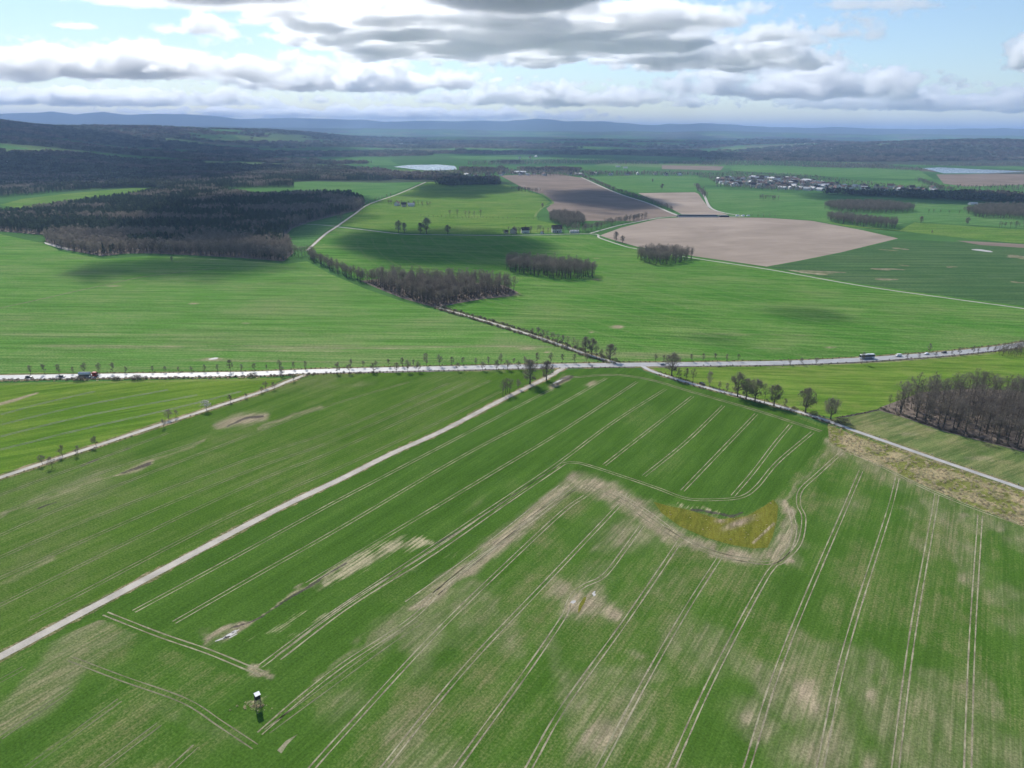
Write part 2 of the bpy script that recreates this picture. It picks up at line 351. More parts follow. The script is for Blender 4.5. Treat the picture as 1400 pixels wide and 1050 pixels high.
# ------------------------------------------------------------------ the ground: one sheet to the horizon
def far_landuse(x, y):
    """woods mask and field colours of the far country"""
    D = np.hypot(x, y); az = np.degrees(np.arctan2(x, y))
    w = fbm(x / 900, y / 500, 21) + .30 * (fbm(x / 3000, y / 1500, 22) - .5) - .015
    w = w + .24 * np.exp(-((az + 34) / 14) ** 2) * smooth(2300, 4200, D) + .30 * np.exp(-((az - 33) / 9) ** 2 - ((D - 8200) / 2600) ** 2)
    w = w - .16 * np.exp(-((az - 12) / 14) ** 2) * (1 - smooth(3500, 5500, D)) - .05 * smooth(11000, 16000, D)
    # a voronoi patchwork of long fields
    cs = 520.0; ux = x / cs; uy = y / (cs * .8); ix = np.floor(ux); iy = np.floor(uy)
    best = np.full(x.shape, 1e9); idc = np.zeros(x.shape)
    for dx in (-1, 0, 1):
        for dy in (-1, 0, 1):
            a = (ix + dx); b = (iy + dy)
            h1 = np.modf(np.abs(np.sin(a * 127.1 + b * 311.7) * 43758.5453))[0]; h2 = np.modf(np.abs(np.sin(a * 269.5 + b * 183.3) * 43758.5453))[0]
            d = (a + h1 - ux) ** 2 + (b + h2 - uy) ** 2; k = d < best; best = np.where(k, d, best); idc = np.where(k, h1 * .5 + h2 * .5 + .13 * np.sin(a * 3 + b), idc)
    return w, np.modf(np.abs(idc) * 7.31)[0]
FIELD_COLS = np.array([(.075, .17, .045), (.09, .19, .055), (.05, .12, .042), (.13, .19, .07), (.06, .14, .045), (.13, .115, .085), (.065, .15, .045), (.075, .15, .05)])
az_f = np.arange(-62, 62.01, .16); D_f = 2300 * np.exp(np.arange(0, math.log(52000 / 2300), .0105))
def build_ground():
    D0 = np.concatenate([[0.0], np.linspace(60, 2300, 24)[:-1], D_f]); A = np.radians(az_f)
    DD, AA = np.meshgrid(D0, A, indexing='ij'); X = DD * np.sin(AA); Y = DD * np.cos(AA); Z = terrain(X, Y)
    nr, na = X.shape
    i = np.arange((nr - 1) * (na - 1)); r, c = i // (na - 1), i % (na - 1)
    Q = np.stack([r * na + c, r * na + c + 1, (r + 1) * na + c + 1, (r + 1) * na + c], 1)[:, ::-1]
    V = np.column_stack([X.ravel(), Y.ravel(), Z.ravel()])
    # the country behind the camera, coarse
    Ab = np.radians(np.linspace(62, 298, 60)); Db = np.array([0, 300, 1500, 6000, 20000, 52000.])
    D2, A2 = np.meshgrid(Db, Ab, indexing='ij'); n0 = len(V); V = np.vstack([V, np.column_stack([(D2 * np.sin(A2)).ravel(), (D2 * np.cos(A2)).ravel(), np.zeros(D2.size)])])
    i = np.arange(5 * 59); r, c = i // 59, i % 59
    Q = np.vstack([Q, n0 + np.stack([r * 60 + c, r * 60 + c + 1, (r + 1) * 60 + c + 1, (r + 1) * 60 + c], 1)[:, ::-1]])
    me = np_mesh('ground', V, Q)
    w, idc = far_landuse(V[:, 0], V[:, 1]); D = np.hypot(V[:, 0], V[:, 1])
    fc = FIELD_COLS[np.clip((idc * len(FIELD_COLS)).astype(int), 0, len(FIELD_COLS) - 1)]
    wood = np.array([.07, .08, .055]) * (0.7 + .7 * fbm(V[:, 0] / 120, V[:, 1] / 90, 31))[:, None]
    k = smooth(.47, .50, w)[:, None]; col = fc * (1 - k) + wood * k
    near = np.array([.075, .165, .045]); kk = smooth(2150, 2700, D)[:, None]; col = near * (1 - kk) + col * kk
    mtn = np.array([.06, .075, .05]); km = smooth(15500, 19000, D)[:, None] * smooth(90, 190, V[:, 2])[:, None]; col = col * (1 - km) + mtn * km
    a = me.attributes.new('albedo', 'FLOAT_COLOR', 'POINT'); a.data.foreach_set('color', np.column_stack([col, np.ones(len(col))]).astype(np.float32).ravel())
    m, nt, b = node_mat('open_country'); kb = NB(nt)
    no = kb.noise(kb.mapping((1 / 60, 1 / 160, 1), rad(60)), 1, 5, .65); n2 = kb.noise(kb.mapping((1, 1, 1)), .5, 3, .7)
    c2 = kb.mix(1.0, kb.attr('albedo', True), kb.mix(kb.ramp(kb.math('ADD', kb.math('MULTIPLY', no, .7), kb.math('MULTIPLY', n2, .3)), .3, .7), (.75, .75, .75), (1.2, 1.2, 1.2)), 'MULTIPLY')
    kb.put(c2, b.inputs['Base Color'])
    return link('ground', me, m, kind='structure')
build_ground()

# ------------------------------------------------------------------ fields
def strip(pp, pts, w, s=1.0):
    """soft band along a pixel polyline, w = half-width per point"""
    v = np.zeros(len(pp)); w = w if isinstance(w, (list, tuple)) else [w] * len(pts)
    for (a, wa), (b, wb) in zip(zip(pts, w), zip(pts[1:], w[1:])):
        d, t, _ = seg_d(pp, a, b); ww = wa + (wb - wa) * t
        v = np.maximum(v, s * (1 - smooth(.0, 1.0, d / ww)))
    return v
def blob(pp, x, y, rx, ry, s=1.0, ang=0):
    c, n = math.cos(rad(ang)), math.sin(rad(ang)); dx, dy = pp[:, 0] - x, pp[:, 1] - y
    u = (dx * c + dy * n) / rx; v = (-dx * n + dy * c) / ry
    return s * np.exp(-(u * u + v * v) * 1.4)
def warp(pp, V, a=7.0):
    sc_ = np.clip((pp[:, 1] - 480) / 300, .25, 1.3)[:, None] * a
    u = V[:, 0] * .84 - V[:, 1] * .54; v = V[:, 0] * .54 + V[:, 1] * .84
    n = np.stack([fbm(u / 4.5, v / 11, 301, 4) - .5, fbm(u / 4.5, v / 11, 302, 4) - .5], 1) + .55 * np.stack([fbm(u / 16, v / 30, 303, 3) - .5, fbm(u / 16, v / 30, 304, 3) - .5], 1)
    return pp + n * sc_ * 4.2
UPPER = [(772, 400), (870, 490), (1140, 590), (1136, 603), (1105, 628), (1078, 657), (1060, 682), (1020, 703), (985, 706), (935, 694), (880, 678), (835, 662), (785, 650),
         (740, 682), (690, 722), (640, 762), (590, 797), (540, 838), (480, 885), (430, 928), (385, 972), (352, 935), (250, 893), (140, 846), (0, 905), (-400, 900)]
def near_bare(pp, V):
    pp = warp(pp, V, 5.0)
    n = fbm(V[:, 0] / 9, V[:, 1] / 22, 51); n2 = fbm(V[:, 0] / 30, V[:, 1] / 45, 52)
    b = strip(pp, [(787, 654), (745, 690), (705, 724), (660, 760), (612, 795), (560, 838)], [17, 21, 24, 23, 18, 10], .72)
    b = np.maximum(b, strip(pp, [(560, 838), (500, 880), (440, 925)], [9, 9, 6], .42))
    b = np.maximum(b, strip(pp, [(783, 655), (822, 666), (862, 688), (895, 714), (935, 737), (985, 755), (1035, 765), (1066, 755), (1082, 728), (1082, 702), (1070, 688)], [20, 28, 30, 28, 18, 14, 18, 22, 19, 15, 11], .74))
    b = np.maximum(b, strip(pp, [(1066, 692), (1100, 650), (1135, 612), (1150, 612), (1205, 634), (1300, 680)], [5, 4, 7, 7, 4, 3], .42))
    b = np.maximum(b, strip(pp, [(1130, 604), (1150, 622)], [12, 13], .5))
    b = np.maximum(b, blob(pp, 860, 730, 60, 34, .55)); b = np.maximum(b, blob(pp, 815, 790, 60, 30, .30, -30))
    b = np.maximum(b, blob(pp, 805, 826, 36, 21, .95, -15)); b = np.maximum(b, blob(pp, 838, 838, 24, 12, .8)); b = np.maximum(b, blob(pp, 770, 808, 22, 24, .6, -40))
    for x, y, rx, ry, s, a in [(1100, 955, 40, 44, .7, 0), (1188, 955, 13, 20, .62, 0), (1030, 985, 30, 50, .66, -55), (812, 1005, 24, 60, .85, 40), (845, 985, 46, 66, .55, 40), (1125, 1020, 90, 60, .52, 0),
                               (1195, 1045, 24, 30, .6, 0), (1318, 705, 14, 12, .62, 0), (1368, 722, 12, 10, .5, 0), (1325, 790, 26, 22, .5, 0), (868, 895, 16, 12, .42, 0), (880, 925, 50, 24, .33, 0), (815, 925, 14, 18, .36, 0),
                               (700, 880, 26, 26, .42, -40), (650, 690, 30, 9, .25, -35), (1160, 690, 40, 22, .28, 0), (1250, 700, 36, 30, .24, 0), (920, 880, 40, 60, .2, 0), (985, 900, 40, 40, .25, 0), (540, 860, 50, 26, .42, -38), (470, 960, 60, 36, .30, -38),
                               (1330, 990, 18, 40, .35, 0), (1385, 850, 20, 60, .22, 0)]:
        b = np.maximum(b, blob(pp, x, y, rx, ry, s, a))
    b = np.maximum(b, strip(pp, [(284, 876), (315, 868), (345, 853)], [15, 19, 9], .85)); b = np.maximum(b, strip(pp, [(430, 800), (490, 768), (560, 744)], [10, 16, 9], .42)); b = np.maximum(b, strip(pp, [(345, 853), (410, 808), (450, 785)], [4, 5, 4], .7))
    b = np.maximum(b, strip(pp, [(338, 912), (362, 918)], [9, 9], .9)); b = np.maximum(b, strip(pp, [(336, 955), (352, 959), (376, 949)], [4, 6, 3], .55))
    b = np.maximum(b, blob(pp, 1082, 767, 8, 5, 1.1)); b = np.maximum(b, strip(pp, [(1015, 786), (1040, 800), (1028, 845)], 2, .4))
    b = np.maximum(b, strip(pp, [(755, 530), (775, 517)], [8, 9], .8)); b = np.maximum(b, blob(pp, 808, 524, 12, 4, .6, -15)); b = np.maximum(b, blob(pp, 80, 865, 16, 6, .4, -25))
    b = np.maximum(b, strip(pp, [(200, 965), (330, 1010)], 26, .22))
    up = in_poly(PX(V), UPPER)
    b = np.where(up, b, np.maximum(b, .36 * smooth(.50, .70, n2)))
    nf = fbm((V[:, 0] * .84 - V[:, 1] * .54) / 2.4, (V[:, 0] * .54 + V[:, 1] * .84) / 9, 55)
    return b * (.22 + .62 * n + .75 * nf)
def near_lush(pp, V):
    n2 = fbm(V[:, 0] / 28, V[:, 1] / 40, 61)
    up = in_poly(pp, UPPER).astype(float)
    left = blob(pp, 120, 960, 200, 110, .75)
    l = up * (.95 - .75 * np.minimum(left * 1.2, 1) - .35 * smooth(.52, .7, n2))
    l = np.maximum(l, (1 - up) * .75 * smooth(.56, .70, n2))
    for x, y, rx, ry, s in [(640, 790, 60, 34, .7), (1090, 800, 60, 34, .6), (1170, 990, 30, 26, .6), (760, 930, 70, 40, .4), (1230, 760, 50, 40, .4), (610, 780, 40, 30, .6)]:
        l = np.maximum(l, blob(pp, x, y, rx, ry, s))
    return l
def near_straw(pp, V):
    pp = warp(pp, V, 4.0)
    n = fbm(V[:, 0] / 5, V[:, 1] / 12, 71)
    s = strip(pp, [(445, 793), (485, 768), (515, 752), (560, 742), (590, 740)], [16, 27, 26, 18, 10], .80)
    s = np.maximum(s, strip(pp, [(610, 763), (640, 742)], [8, 6], .4)); s = np.maximum(s, strip(pp, [(640, 720), (700, 680), (762, 640)], [4, 7, 8], .42))
    s = np.maximum(s, strip(pp, [(930, 690), (985, 704)], [9, 7], .5)); s = np.maximum(s, strip(pp, [(340, 875), (395, 850), (420, 838)], [8, 11, 9], .5)); s = np.maximum(s, strip(pp, [(390, 870), (600, 760)], [5, 9], .45))
    s = np.maximum(s, strip(pp, [(336, 958), (352, 957), (378, 947)], [3, 4, 2], .7)); s = np.maximum(s, strip(pp, [(640, 772), (700, 728), (775, 662)], [7, 9, 10], .5)); s = np.maximum(s, strip(pp, [(800, 664), (860, 690), (905, 722), (940, 738)], [7, 8, 8, 5], .42)); s = np.maximum(s, strip(pp, [(1055, 762), (1080, 735), (1078, 700)], [5, 7, 6], .5)); s = np.maximum(s, blob(pp, 808, 835, 16, 14, .5)); s = np.maximum(s, strip(pp, [(780, 655), (800, 665)], [10, 12], .5))
    return s * (.5 + n)
def near_wet(pp, V):
    pp = warp(pp, V, 1.6)
    w = strip(pp, [(318, 862), (360, 843), (420, 803), (475, 768)], [2.5, 3, 3, 2.5], .9)
    w = np.maximum(w, strip(pp, [(575, 757), (625, 725)], 3, .7)); w = np.maximum(w, strip(pp, [(945, 697), (1000, 706), (1015, 700)], [4, 5, 3], .75))
    w = np.maximum(w, strip(pp, [(762, 525), (782, 515)], 5, .7)); w = np.maximum(w, strip(pp, [(800, 812), (825, 803)], 7, .35)); w = np.maximum(w, strip(pp, [(600, 790), (560, 825)], 4, .35))
    return w
NEAR = [(774, 506), (800, 504), (868, 503), (890, 512), (945, 528), (1002, 543), (1060, 559), (1100, 571), (1131, 582), (1136, 602), (1160, 616), (1200, 632), (1266, 662), (1333, 690), (1400, 716), (1600, 800), (2400, 1700), (-1100, 1700), (-420, 1120), (-60, 932),
        (0, 901), (100.7, 847), (201, 793.5), (372, 703), (470, 656), (537, 622), (604, 592), (685, 549.5), (750, 518)]
field_near = grid_sheet('cereal_field', NEAR, .04, M['near'], 1.15, dict(bare=near_bare, lush=near_lush, straw=near_straw, wet=near_wet))
def ml_bare(pp, V):
    pp = warp(pp, V, 5.0)
    n = fbm(V[:, 0] / 9, V[:, 1] / 22, 81); n2 = fbm(V[:, 0] / 60, V[:, 1] / 60, 82)
    b = strip(pp, [(298, 582), (330, 574), (360, 570)], [12, 17, 13], .7); b = np.maximum(b, strip(pp, [(158, 652), (185, 642), (207, 632)], [5, 9, 6], .6))
    b = np.maximum(b, strip(pp, [(210, 630), (280, 602)], [4, 4], .35)); b = np.maximum(b, strip(pp, [(0, 705), (60, 682), (160, 650)], [6, 8, 5], .4)); b = np.maximum(b, strip(pp, [(355, 585), (440, 556)], [5, 5], .45))
    b = np.maximum(b, strip(pp, [(0, 800), (70, 765)], [8, 6], .35)); b = np.maximum(b, strip(pp, [(460, 505), (690, 508)], [2.5, 2.5], .35)); b = np.maximum(b, blob(pp, 100, 670, 120, 26, .3, -20)); b = np.maximum(b, blob(pp, 490, 526, 30, 6, .3, -10))
    return b * (.7 + .6 * n) + .05 * smooth(.5, .7, n2)
def ml_lush(pp, V):
    return np.maximum(blob(pp, 640, 560, 130, 50, .55, -25), .45 * smooth(.52, .68, fbm(V[:, 0] / 40, V[:, 1] / 40, 85)))
def ml_wet(pp, V):
    pp = warp(pp, V, 3.0)
    w = strip(pp, [(310, 584), (335, 572), (358, 569)], [3, 4, 4], .8); w = np.maximum(w, strip(pp, [(165, 648), (205, 634)], [3, 4], .75)); w = np.maximum(w, strip(pp, [(52, 694), (76, 686)], [2, 2], .8)); w = np.maximum(w, strip(pp, [(102, 640), (178, 613)], 1.6, .6))
    return w
MIDLEFT = [(432, 511.5), (525, 508.8), (700, 505), (757, 504.5), (745, 514.5), (685, 545), (604, 587), (537, 617), (470, 650), (372, 697), (201, 788), (100.7, 841), (0, 895), (-60, 925), (-420, 1110), (-500, 820), (-60, 675), (0, 656), (57, 637), (134, 612), (215, 585), (282, 563), (362, 536.5)]
field_ml = grid_sheet('cereal_field', MIDLEFT, .04, M['midleft'], 1.5, dict(bare=ml_bare, lush=ml_lush, wet=ml_wet, straw=lambda pp, V: strip(pp, [(360, 585), (450, 555)], [5, 5], .4)))
YEL = [(-60, 525), (0, 523.5), (120, 521.5), (270, 518.5), (392, 516), (362, 531), (282, 557), (215, 579), (134, 606), (57, 631), (0, 650), (-60, 668), (-300, 740), (-400, 530)]
field_y = grid_sheet('yellow_green_field', YEL, .04, M['yellow'], 2.0, dict(bare=lambda pp, V: np.maximum(strip(pp, [(-20, 558), (20, 547), (52, 537)], [4, 4, 2], .8), strip(pp, [(-40, 526), (390, 518)], 3, .3))))
def br_bare(pp, V):
    b = np.zeros(len(pp))
    for x, y, rx, ry, s in [(292, 491, 20, 2.4, 1.0), (265, 415, 9, 1.6, .8), (155, 391, 14, 2, .6), (336, 442, 8, 1.8, .6), (200, 502, 90, 1.5, .35), (720, 477, 16, 1.6, .8), (748, 481, 6, 1.8, .9), (650, 480, 50, 1.2, .3)]:
        b = np.maximum(b, blob(pp, x, y, rx, ry, s))
    n = fbm(V[:, 0] / 160, V[:, 1] / 9, 91); b = np.maximum(b, .42 * smooth(.58, .76, n) * smooth(420, 480, pp[:, 1]))
    return b
BRIGHT = [(-700, 530), (-60, 512), (0, 511), (120, 509.5), (350, 506.8), (525, 501), (700, 497), (838, 494), (800, 487), (750, 469.5), (700, 453), (600, 425), (550, 412), (500, 395), (450, 374), (420, 357), (390, 361), (330, 356), (260, 352), (200, 350), (140, 354), (85, 344), (60, 333), (0, 320), (-300, 325)]
field_b = grid_sheet('green_field', BRIGHT, .05, M['bright'], 3.5, dict(bare=br_bare, straw=lambda pp, V: np.maximum(strip(pp, [(405, 362), (450, 382), (525, 404), (600, 426), (700, 457), (765, 480), (800, 490)], [2.2, 2, 2, 2.2, 2.6, 3, 3], .42), strip(pp, [(230, 351), (390, 360)], [3, 3], .5))))
def brr_bare(pp, V):
    b = np.zeros(len(pp))
    for x, y, rx, ry, s in [(844, 447, 10, 2.6, 1.2), (808, 454, 5, 1.6, .7), (1135, 475, 10, 1.6, .8), (880, 489, 22, 1.4, .7), (1095, 485, 14, 1.5, .4), (940, 421, 4, 1, .5), (815, 382, 9, 2, .6), (705, 402, 8, 3, .7), (816, 353, 8, 1.5, .4)]:
        b = np.maximum(b, blob(pp, x, y, rx, ry, s))
    n = fbm(V[:, 0] / 140 + V[:, 1] / 60, V[:, 1] / 12, 93); return np.maximum(b, .36 * smooth(.60, .78, n) * smooth(400, 470, pp[:, 1]))
BRIGHT_R = [(846, 494), (950, 494), (1050, 492.5), (1110, 490.5), (1175, 487.5), (1225, 484), (1290, 479), (1360, 471.5), (1400, 465), (1700, 405), (1480, 431), (1400, 419), (1300, 406), (1175, 388.5), (1050, 366.5), (950, 351.5), (872, 339), (850, 334), (820, 325), (807, 321),
            (700, 323.5), (600, 322), (550, 321), (500, 315.5), (460, 311), (445, 322), (423, 343), (430, 352), (500, 386), (600, 418), (700, 446.5), (750, 463), (800, 480.5)]
field_br = grid_sheet('green_field', BRIGHT_R, .05, M['bright_r'], 4.0, dict(bare=brr_bare, straw=lambda pp, V: np.maximum.reduce([strip(pp, [(830, 480), (872, 488), (880, 484)], 1.6, .35), strip(pp, [(470, 338), (560, 362), (600, 375)], 1.2, .3), strip(pp, [(445, 332), (430, 348)], 1.5, .5), strip(pp, [(880, 492), (1000, 490), (1120, 486)], 1.4, .35)])))
MEADOW = [(884, 502.5), (950, 501), (1050, 499.5), (1110, 498), (1175, 495), (1225, 491.5), (1290, 487), (1360, 480), (1400, 474), (1700, 420), (1800, 520), (1480, 545), (1400, 535), (1330, 531), (1260, 536), (1206, 556), (1201, 560), (1140, 571.5), (1100.6, 562.5), (1054, 549.5), (1002, 536), (946, 521.7), (900, 507.5)]
grid_sheet('meadow', MEADOW, .045, M['meadow'], 3.0, dict(bare=lambda pp, V: strip(pp, [(1050, 503), (1225, 494), (1360, 483)], [1.5, 2, 2], .5)))
MEADOW_D = [(1140, 572), (1201, 561.5), (1240, 573), (1290, 591), (1345, 604), (1400, 619), (1600, 670), (1700, 780), (1400, 664.5), (1265, 619.5), (1160, 583.5), (1131, 573.5)]
grid_sheet('dry_meadow', MEADOW_D, .045, M['meadow_dry'], 2.5, dict(bare=lambda pp, V: .35 * smooth(.5, .7, fbm(V[:, 0] / 20, V[:, 1] / 8, 95))))
SCRUB = [(1131, 580), (1160, 591), (1265, 627), (1400, 672.5), (1600, 745), (1600, 806), (1400, 720), (1333, 693.5), (1266, 665), (1200, 635), (1160, 619), (1134, 604)]
grid_sheet('scrub_strip', SCRUB, .052, M['scrub'], 1.2, dict(bare=lambda pp, V: np.maximum(.9 * smooth(.45, .6, fbm(V[:, 0] / 7, V[:, 1] / 7, 96)), strip(pp, [(1135, 582), (1265, 630), (1400, 676)], 4, .8)), lush=lambda pp, V: .4 * smooth(.5, .7, fbm(V[:, 0] / 9, V[:, 1] / 9, 97))))
grid_sheet('wet_hollow', [(893, 686), (915, 692), (940, 697), (985, 710), (1020, 706), (1045, 692), (1057, 683), (1064, 692), (1062, 712), (1056, 735), (1049, 749), (1030, 750), (1000, 745), (965, 735), (930, 720), (905, 702)], .07, M['ochre'], 1.0, dict(bare=lambda pp, V: np.maximum.reduce([blob(pp, 1010, 715, 30, 7, .7, -20), blob(pp, 985, 712, 12, 5, .6), strip(pp, [(1030, 742), (1058, 716)], 4, .6)]), straw=lambda pp, V: strip(pp, [(1033, 738), (1056, 717)], 3, .7), wet=lambda pp, V: strip(pp, [(960, 706), (1010, 708)], 3, .5)), parent=field_near)
# far fields, each a sheet of its own
sheet('ploughed_field', [(683, 240), (760, 237.5), (795, 243), (840, 263), (885, 278), (913, 289.5), (928, 295), (900, 297), (870, 303), (850, 302), (790, 302), (752, 292), (747, 285), (757, 277), (742, 266), (715, 257), (695, 246)], .10, M['plough_dark'])
sheet('ploughed_field', [(872, 264), (950, 263), (955, 265), (962, 275), (971, 286), (996, 294), (932, 293), (915, 284)], .10, M['plough'])
sheet('ploughed_field', [(820, 322), (850, 311), (900, 299), (932, 297), (996, 297), (1050, 298), (1110, 302), (1180, 315), (1228, 326), (1150, 345), (1090, 357), (1048, 364.5), (1010, 359), (950, 350.5), (910, 343), (872, 337.5), (838, 328)], .10, M['plough'])
sheet('blue_green_field', [(1052, 365), (1090, 358), (1150, 346), (1230, 327), (1290, 330), (1340, 331.5), (1400, 336), (1600, 350), (1700, 398), (1480, 430), (1400, 418), (1300, 405), (1175, 387.5)], .06, M['blue_green'])
sheet('lime_meadow', [(1120, 302), (1180, 310), (1250, 318), (1320, 326), (1400, 333), (1600, 347), (1600, 322), (1400, 314), (1320, 309), (1250, 304), (1230, 315), (1160, 310)], .08, M['far_lime'])
sheet('far_green_field', [(965, 258), (1050, 262), (1150, 268), (1250, 272), (1400, 283), (1600, 290), (1600, 325), (1400, 312), (1250, 303), (1180, 314), (1110, 301), (1050, 297), (1000, 295), (975, 285), (966, 270)], .07, M['far_green'])
sheet('far_green_field', [(798, 242), (860, 240), (955, 241), (953, 262), (872, 263), (840, 260)], .07, M['far_green'])
sheet('far_lime_field', [(250, 261), (330, 262), (400, 266), (440, 266.5), (500, 277), (533, 266), (580, 249), (520, 250), (430, 248), (400, 249), (402, 257), (340, 258)], .07, M['far_green'])
sheet('far_lime_field', [(0, 280), (30, 272), (90, 265), (180, 257), (212, 258), (214, 262), (190, 268), (100, 280), (40, 287)], .09, M['far_lime'])
sheet('far_green_field', [(500, 282), (540, 267), (585, 249), (625, 247), (690, 252), (715, 259), (742, 268), (752, 276), (740, 285), (733, 294), (735, 301), (770, 309), (755, 318), (700, 320), (600, 319.5), (550, 318), (500, 312), (466, 308)], .07, M['far_lime'])
sheet('far_green_field', [(385, 330), (405, 314), (430, 304), (492, 288), (500, 281), (480, 293), (455, 309), (440, 320), (420, 338), (405, 340)], .07, M['far_green'])
sheet('far_green_field', [(1130, 247), (1270, 247), (1275, 256), (1180, 254), (1110, 247)], .08, M['far_green']); sheet('far_green_field', [(1180, 229), (1255, 232), (1278, 246), (1100, 240), (1000, 233), (1000, 226), (1060, 226)], .08, M['far_green'])
sheet('ploughed_field', [(1280, 238.5), (1340, 238), (1500, 238), (1500, 250), (1320, 255), (1290, 251)], .12, M['plough_dark']); sheet('ploughed_field', [(905, 226), (990, 227.5), (985, 233), (905, 231)], .12, M['plough_dark'])
sheet('lake', [(538, 228), (560, 225.5), (600, 225), (622, 227), (625, 231.5), (600, 233.5), (570, 232)], .2, M['water']); sheet('lake', [(1262, 230), (1300, 227.5), (1380, 228.5), (1500, 229.5), (1500, 235.5), (1400, 235), (1350, 237), (1290, 237)], .2, M['water'])

# pale patches and puddles
def patch(name, x, y, rx, ry, mat, z, parent=None, ang=0, n=22, rough=.28, seed=1):
    r = random.Random(seed * 31 + int(x)); c, s = math.cos(rad(ang)), math.sin(rad(ang)); pts = []
    ph = [r.random() * 6 for _ in range(4)]
    for k in range(n):
        t = 2 * math.pi * k / n; q = 1 + rough * sum(math.sin(t * (m + 2) + ph[m]) / (m + 1) for m in range(4)) * .7
        u, v = rx * q * math.cos(t), ry * q * math.sin(t); pts.append((x + u * c - v * s, y + u * s + v * c))
    return sheet(name, pts, z, mat, parent)
patch('puddle', 305, 873, 9, 1.3, M['puddle'], .075, field_near, -24, rough=.55)
patch('puddle', 314, 868.5, 12, 1.5, M['puddle'], .075, field_near, -25, rough=.55)
patch('puddle', 321, 863.5, 6, 1.1, M['puddle'], .075, field_near, -28, rough=.55)
patch('puddle', 318, 870, 5, 0.8, M['puddle'], .075, field_near, -24, rough=.55)
patch('puddle', 784, 823, 4, 1.6, M['puddle'], .075, field_near, -40, rough=.55)
patch('puddle', 812, 812, 3, 2.2, M['puddle'], .075, field_near, -40, rough=.55)
patch('puddle', 772, 516.5, 7, 1.0, M['mud'], .075, field_near, -25); patch('puddle', 763, 521.5, 6, 1.2, M['puddle'], .075, field_near, -25)
patch('puddle', 1343, 342.5, 14, 1.2, M['puddle'], .1, None, 5); patch('puddle', 292, 490.5, 8, .9, M['puddle'], .1, None, -6)
patch('moss_patch', 795.5, 826, 2.6, 11, M['ochre'], .078, field_near, 22)
for x, y, rx, ry in [(1115, 372, 38, 1.6), (1210, 368, 24, 1.1), (1212, 382, 20, 1.0), (1236, 363, 6, .8), (1395, 352, 20, 2), (1390, 386, 8, 1), (1300, 365, 7, .8), (1215, 342, 10, .8), (1230, 340, 10, 1)]:
    patch('bare_patch', x, y, rx, ry, M['track_dim'], .10, None, 3, rough=.6)
patch('bare_patch', 1105, 373, 20, 1.4, M['track'], .104, None, 5, rough=.6)
sheet('soil_wedge', [(379, 1026), (384.6, 1030.5), (393, 1018), (407, 1004), (391, 1013)], .075, M['track'], field_near)
sheet('mud_strip', [(1307, 329), (1340, 330.5), (1400, 334), (1500, 340), (1500, 344), (1400, 339), (1340, 335)], .10, M['plough_dark'])
sheet('far_path', [(60, 331), (90, 338.5), (100, 341), (92, 342.5), (62, 333.5)], .12, M['gravel'])

# ------------------------------------------------------------------ roads and lanes
ROAD = [(-300, 522), (-60, 517), (0, 516), (120, 514.2), (240, 512.8), (350, 510.8), (425, 507.8), (525, 505.2), (620, 503.2), (700, 501.4), (770, 500), (850, 498.8), (950, 497.8), (1050, 496.4), (1110, 494.8), (1175, 491.8), (1225, 488.5), (1290, 483.7), (1360, 476.5), (1400, 470.5), (1480, 457), (1600, 433)]
road = ribbon('main_road', ROAD, 9.2, .12, M['asphalt'], step=6)
RL = spline(G(ROAD), 6)
ribbon('edge_line', None, .22, .126, M['paint'], road, off=-3.9, ground=RL, step=6); ribbon('edge_line', None, .22, .126, M['paint'], road, off=3.9, ground=RL, step=6)
def dashes(L, w, z, on=4, off=8):
    s = np.concatenate([[0], np.cumsum(np.linalg.norm(np.diff(L, axis=0), axis=1))]); v = []; f = []; t = 0
    while t + on < s[-1]:
        a = np.array([np.interp(t, s, L[:, i]) for i in (0, 1)]); b = np.array([np.interp(t + on, s, L[:, i]) for i in (0, 1)]); d = (b - a) / np.linalg.norm(b - a); nn = np.array([d[1], -d[0]]) * w / 2; k = len(v)
        v += [(*(a - nn), z), (*(a + nn), z), (*(b + nn), z), (*(b - nn), z)]; f.append((k, k + 1, k + 2, k + 3)); t += on + off
    return mesh('centre_line', v, f)
cl = link('centre_line', dashes(RL, .18, .126), M['paint'], road); cl['kind'] = 'stuff'
vg = ribbon('verge', ROAD, 15.5, .085, M['verge'], step=6, wob=.12)
LANE_L = [(431, 508.5), (416, 513), (390, 523), (362.5, 534), (282, 560.5), (215, 582), (134, 609), (57, 634), (0, 653), (-60, 672), (-300, 745)]
ribbon('lane_verge', LANE_L, 8.5, .075, M['verge'], step=4, wob=.15); ribbon('lane', LANE_L, 3.6, .10, M['concrete'], step=4, wob=.06)
TRACK = [(773, 502), (765, 506), (748.6, 516), (685, 547.3), (604, 589.5), (537, 619.5), (470, 653), (372, 700), (201, 790.8), (100.7, 844), (0, 898), (-60, 929), (-420, 1115)]
ribbon('concrete_track', TRACK, 3.9, .10, M['concrete'], step=4, wob=.05); ribbon('track_verge', TRACK, 6.4, .07, M['verge'], step=3, wob=.25)
LANE_R = [(876, 499), (884, 504), (900, 510.6), (946, 524.6), (1002, 539.2), (1054, 552.6), (1100.6, 565.6), (1131, 575.2), (1160, 586), (1200, 600), (1265.7, 623), (1330, 645), (1400, 669), (1480, 698), (1700, 780)]
ribbon('lane', LANE_R, 3.5, .10, M['lane'], step=4); ribbon('lane_verge', LANE_R, 8.0, .07, M['verge'], step=3, wob=.2)
LANE_N2 = [(420, 342.5), (445, 320), (460, 310), (485, 292.5), (505, 279), (545, 265), (582, 249)]
LANE_N = [(850, 498), (840, 495.5), (800, 483.5), (750, 466), (700, 449.7), (650, 435), (600, 421)]
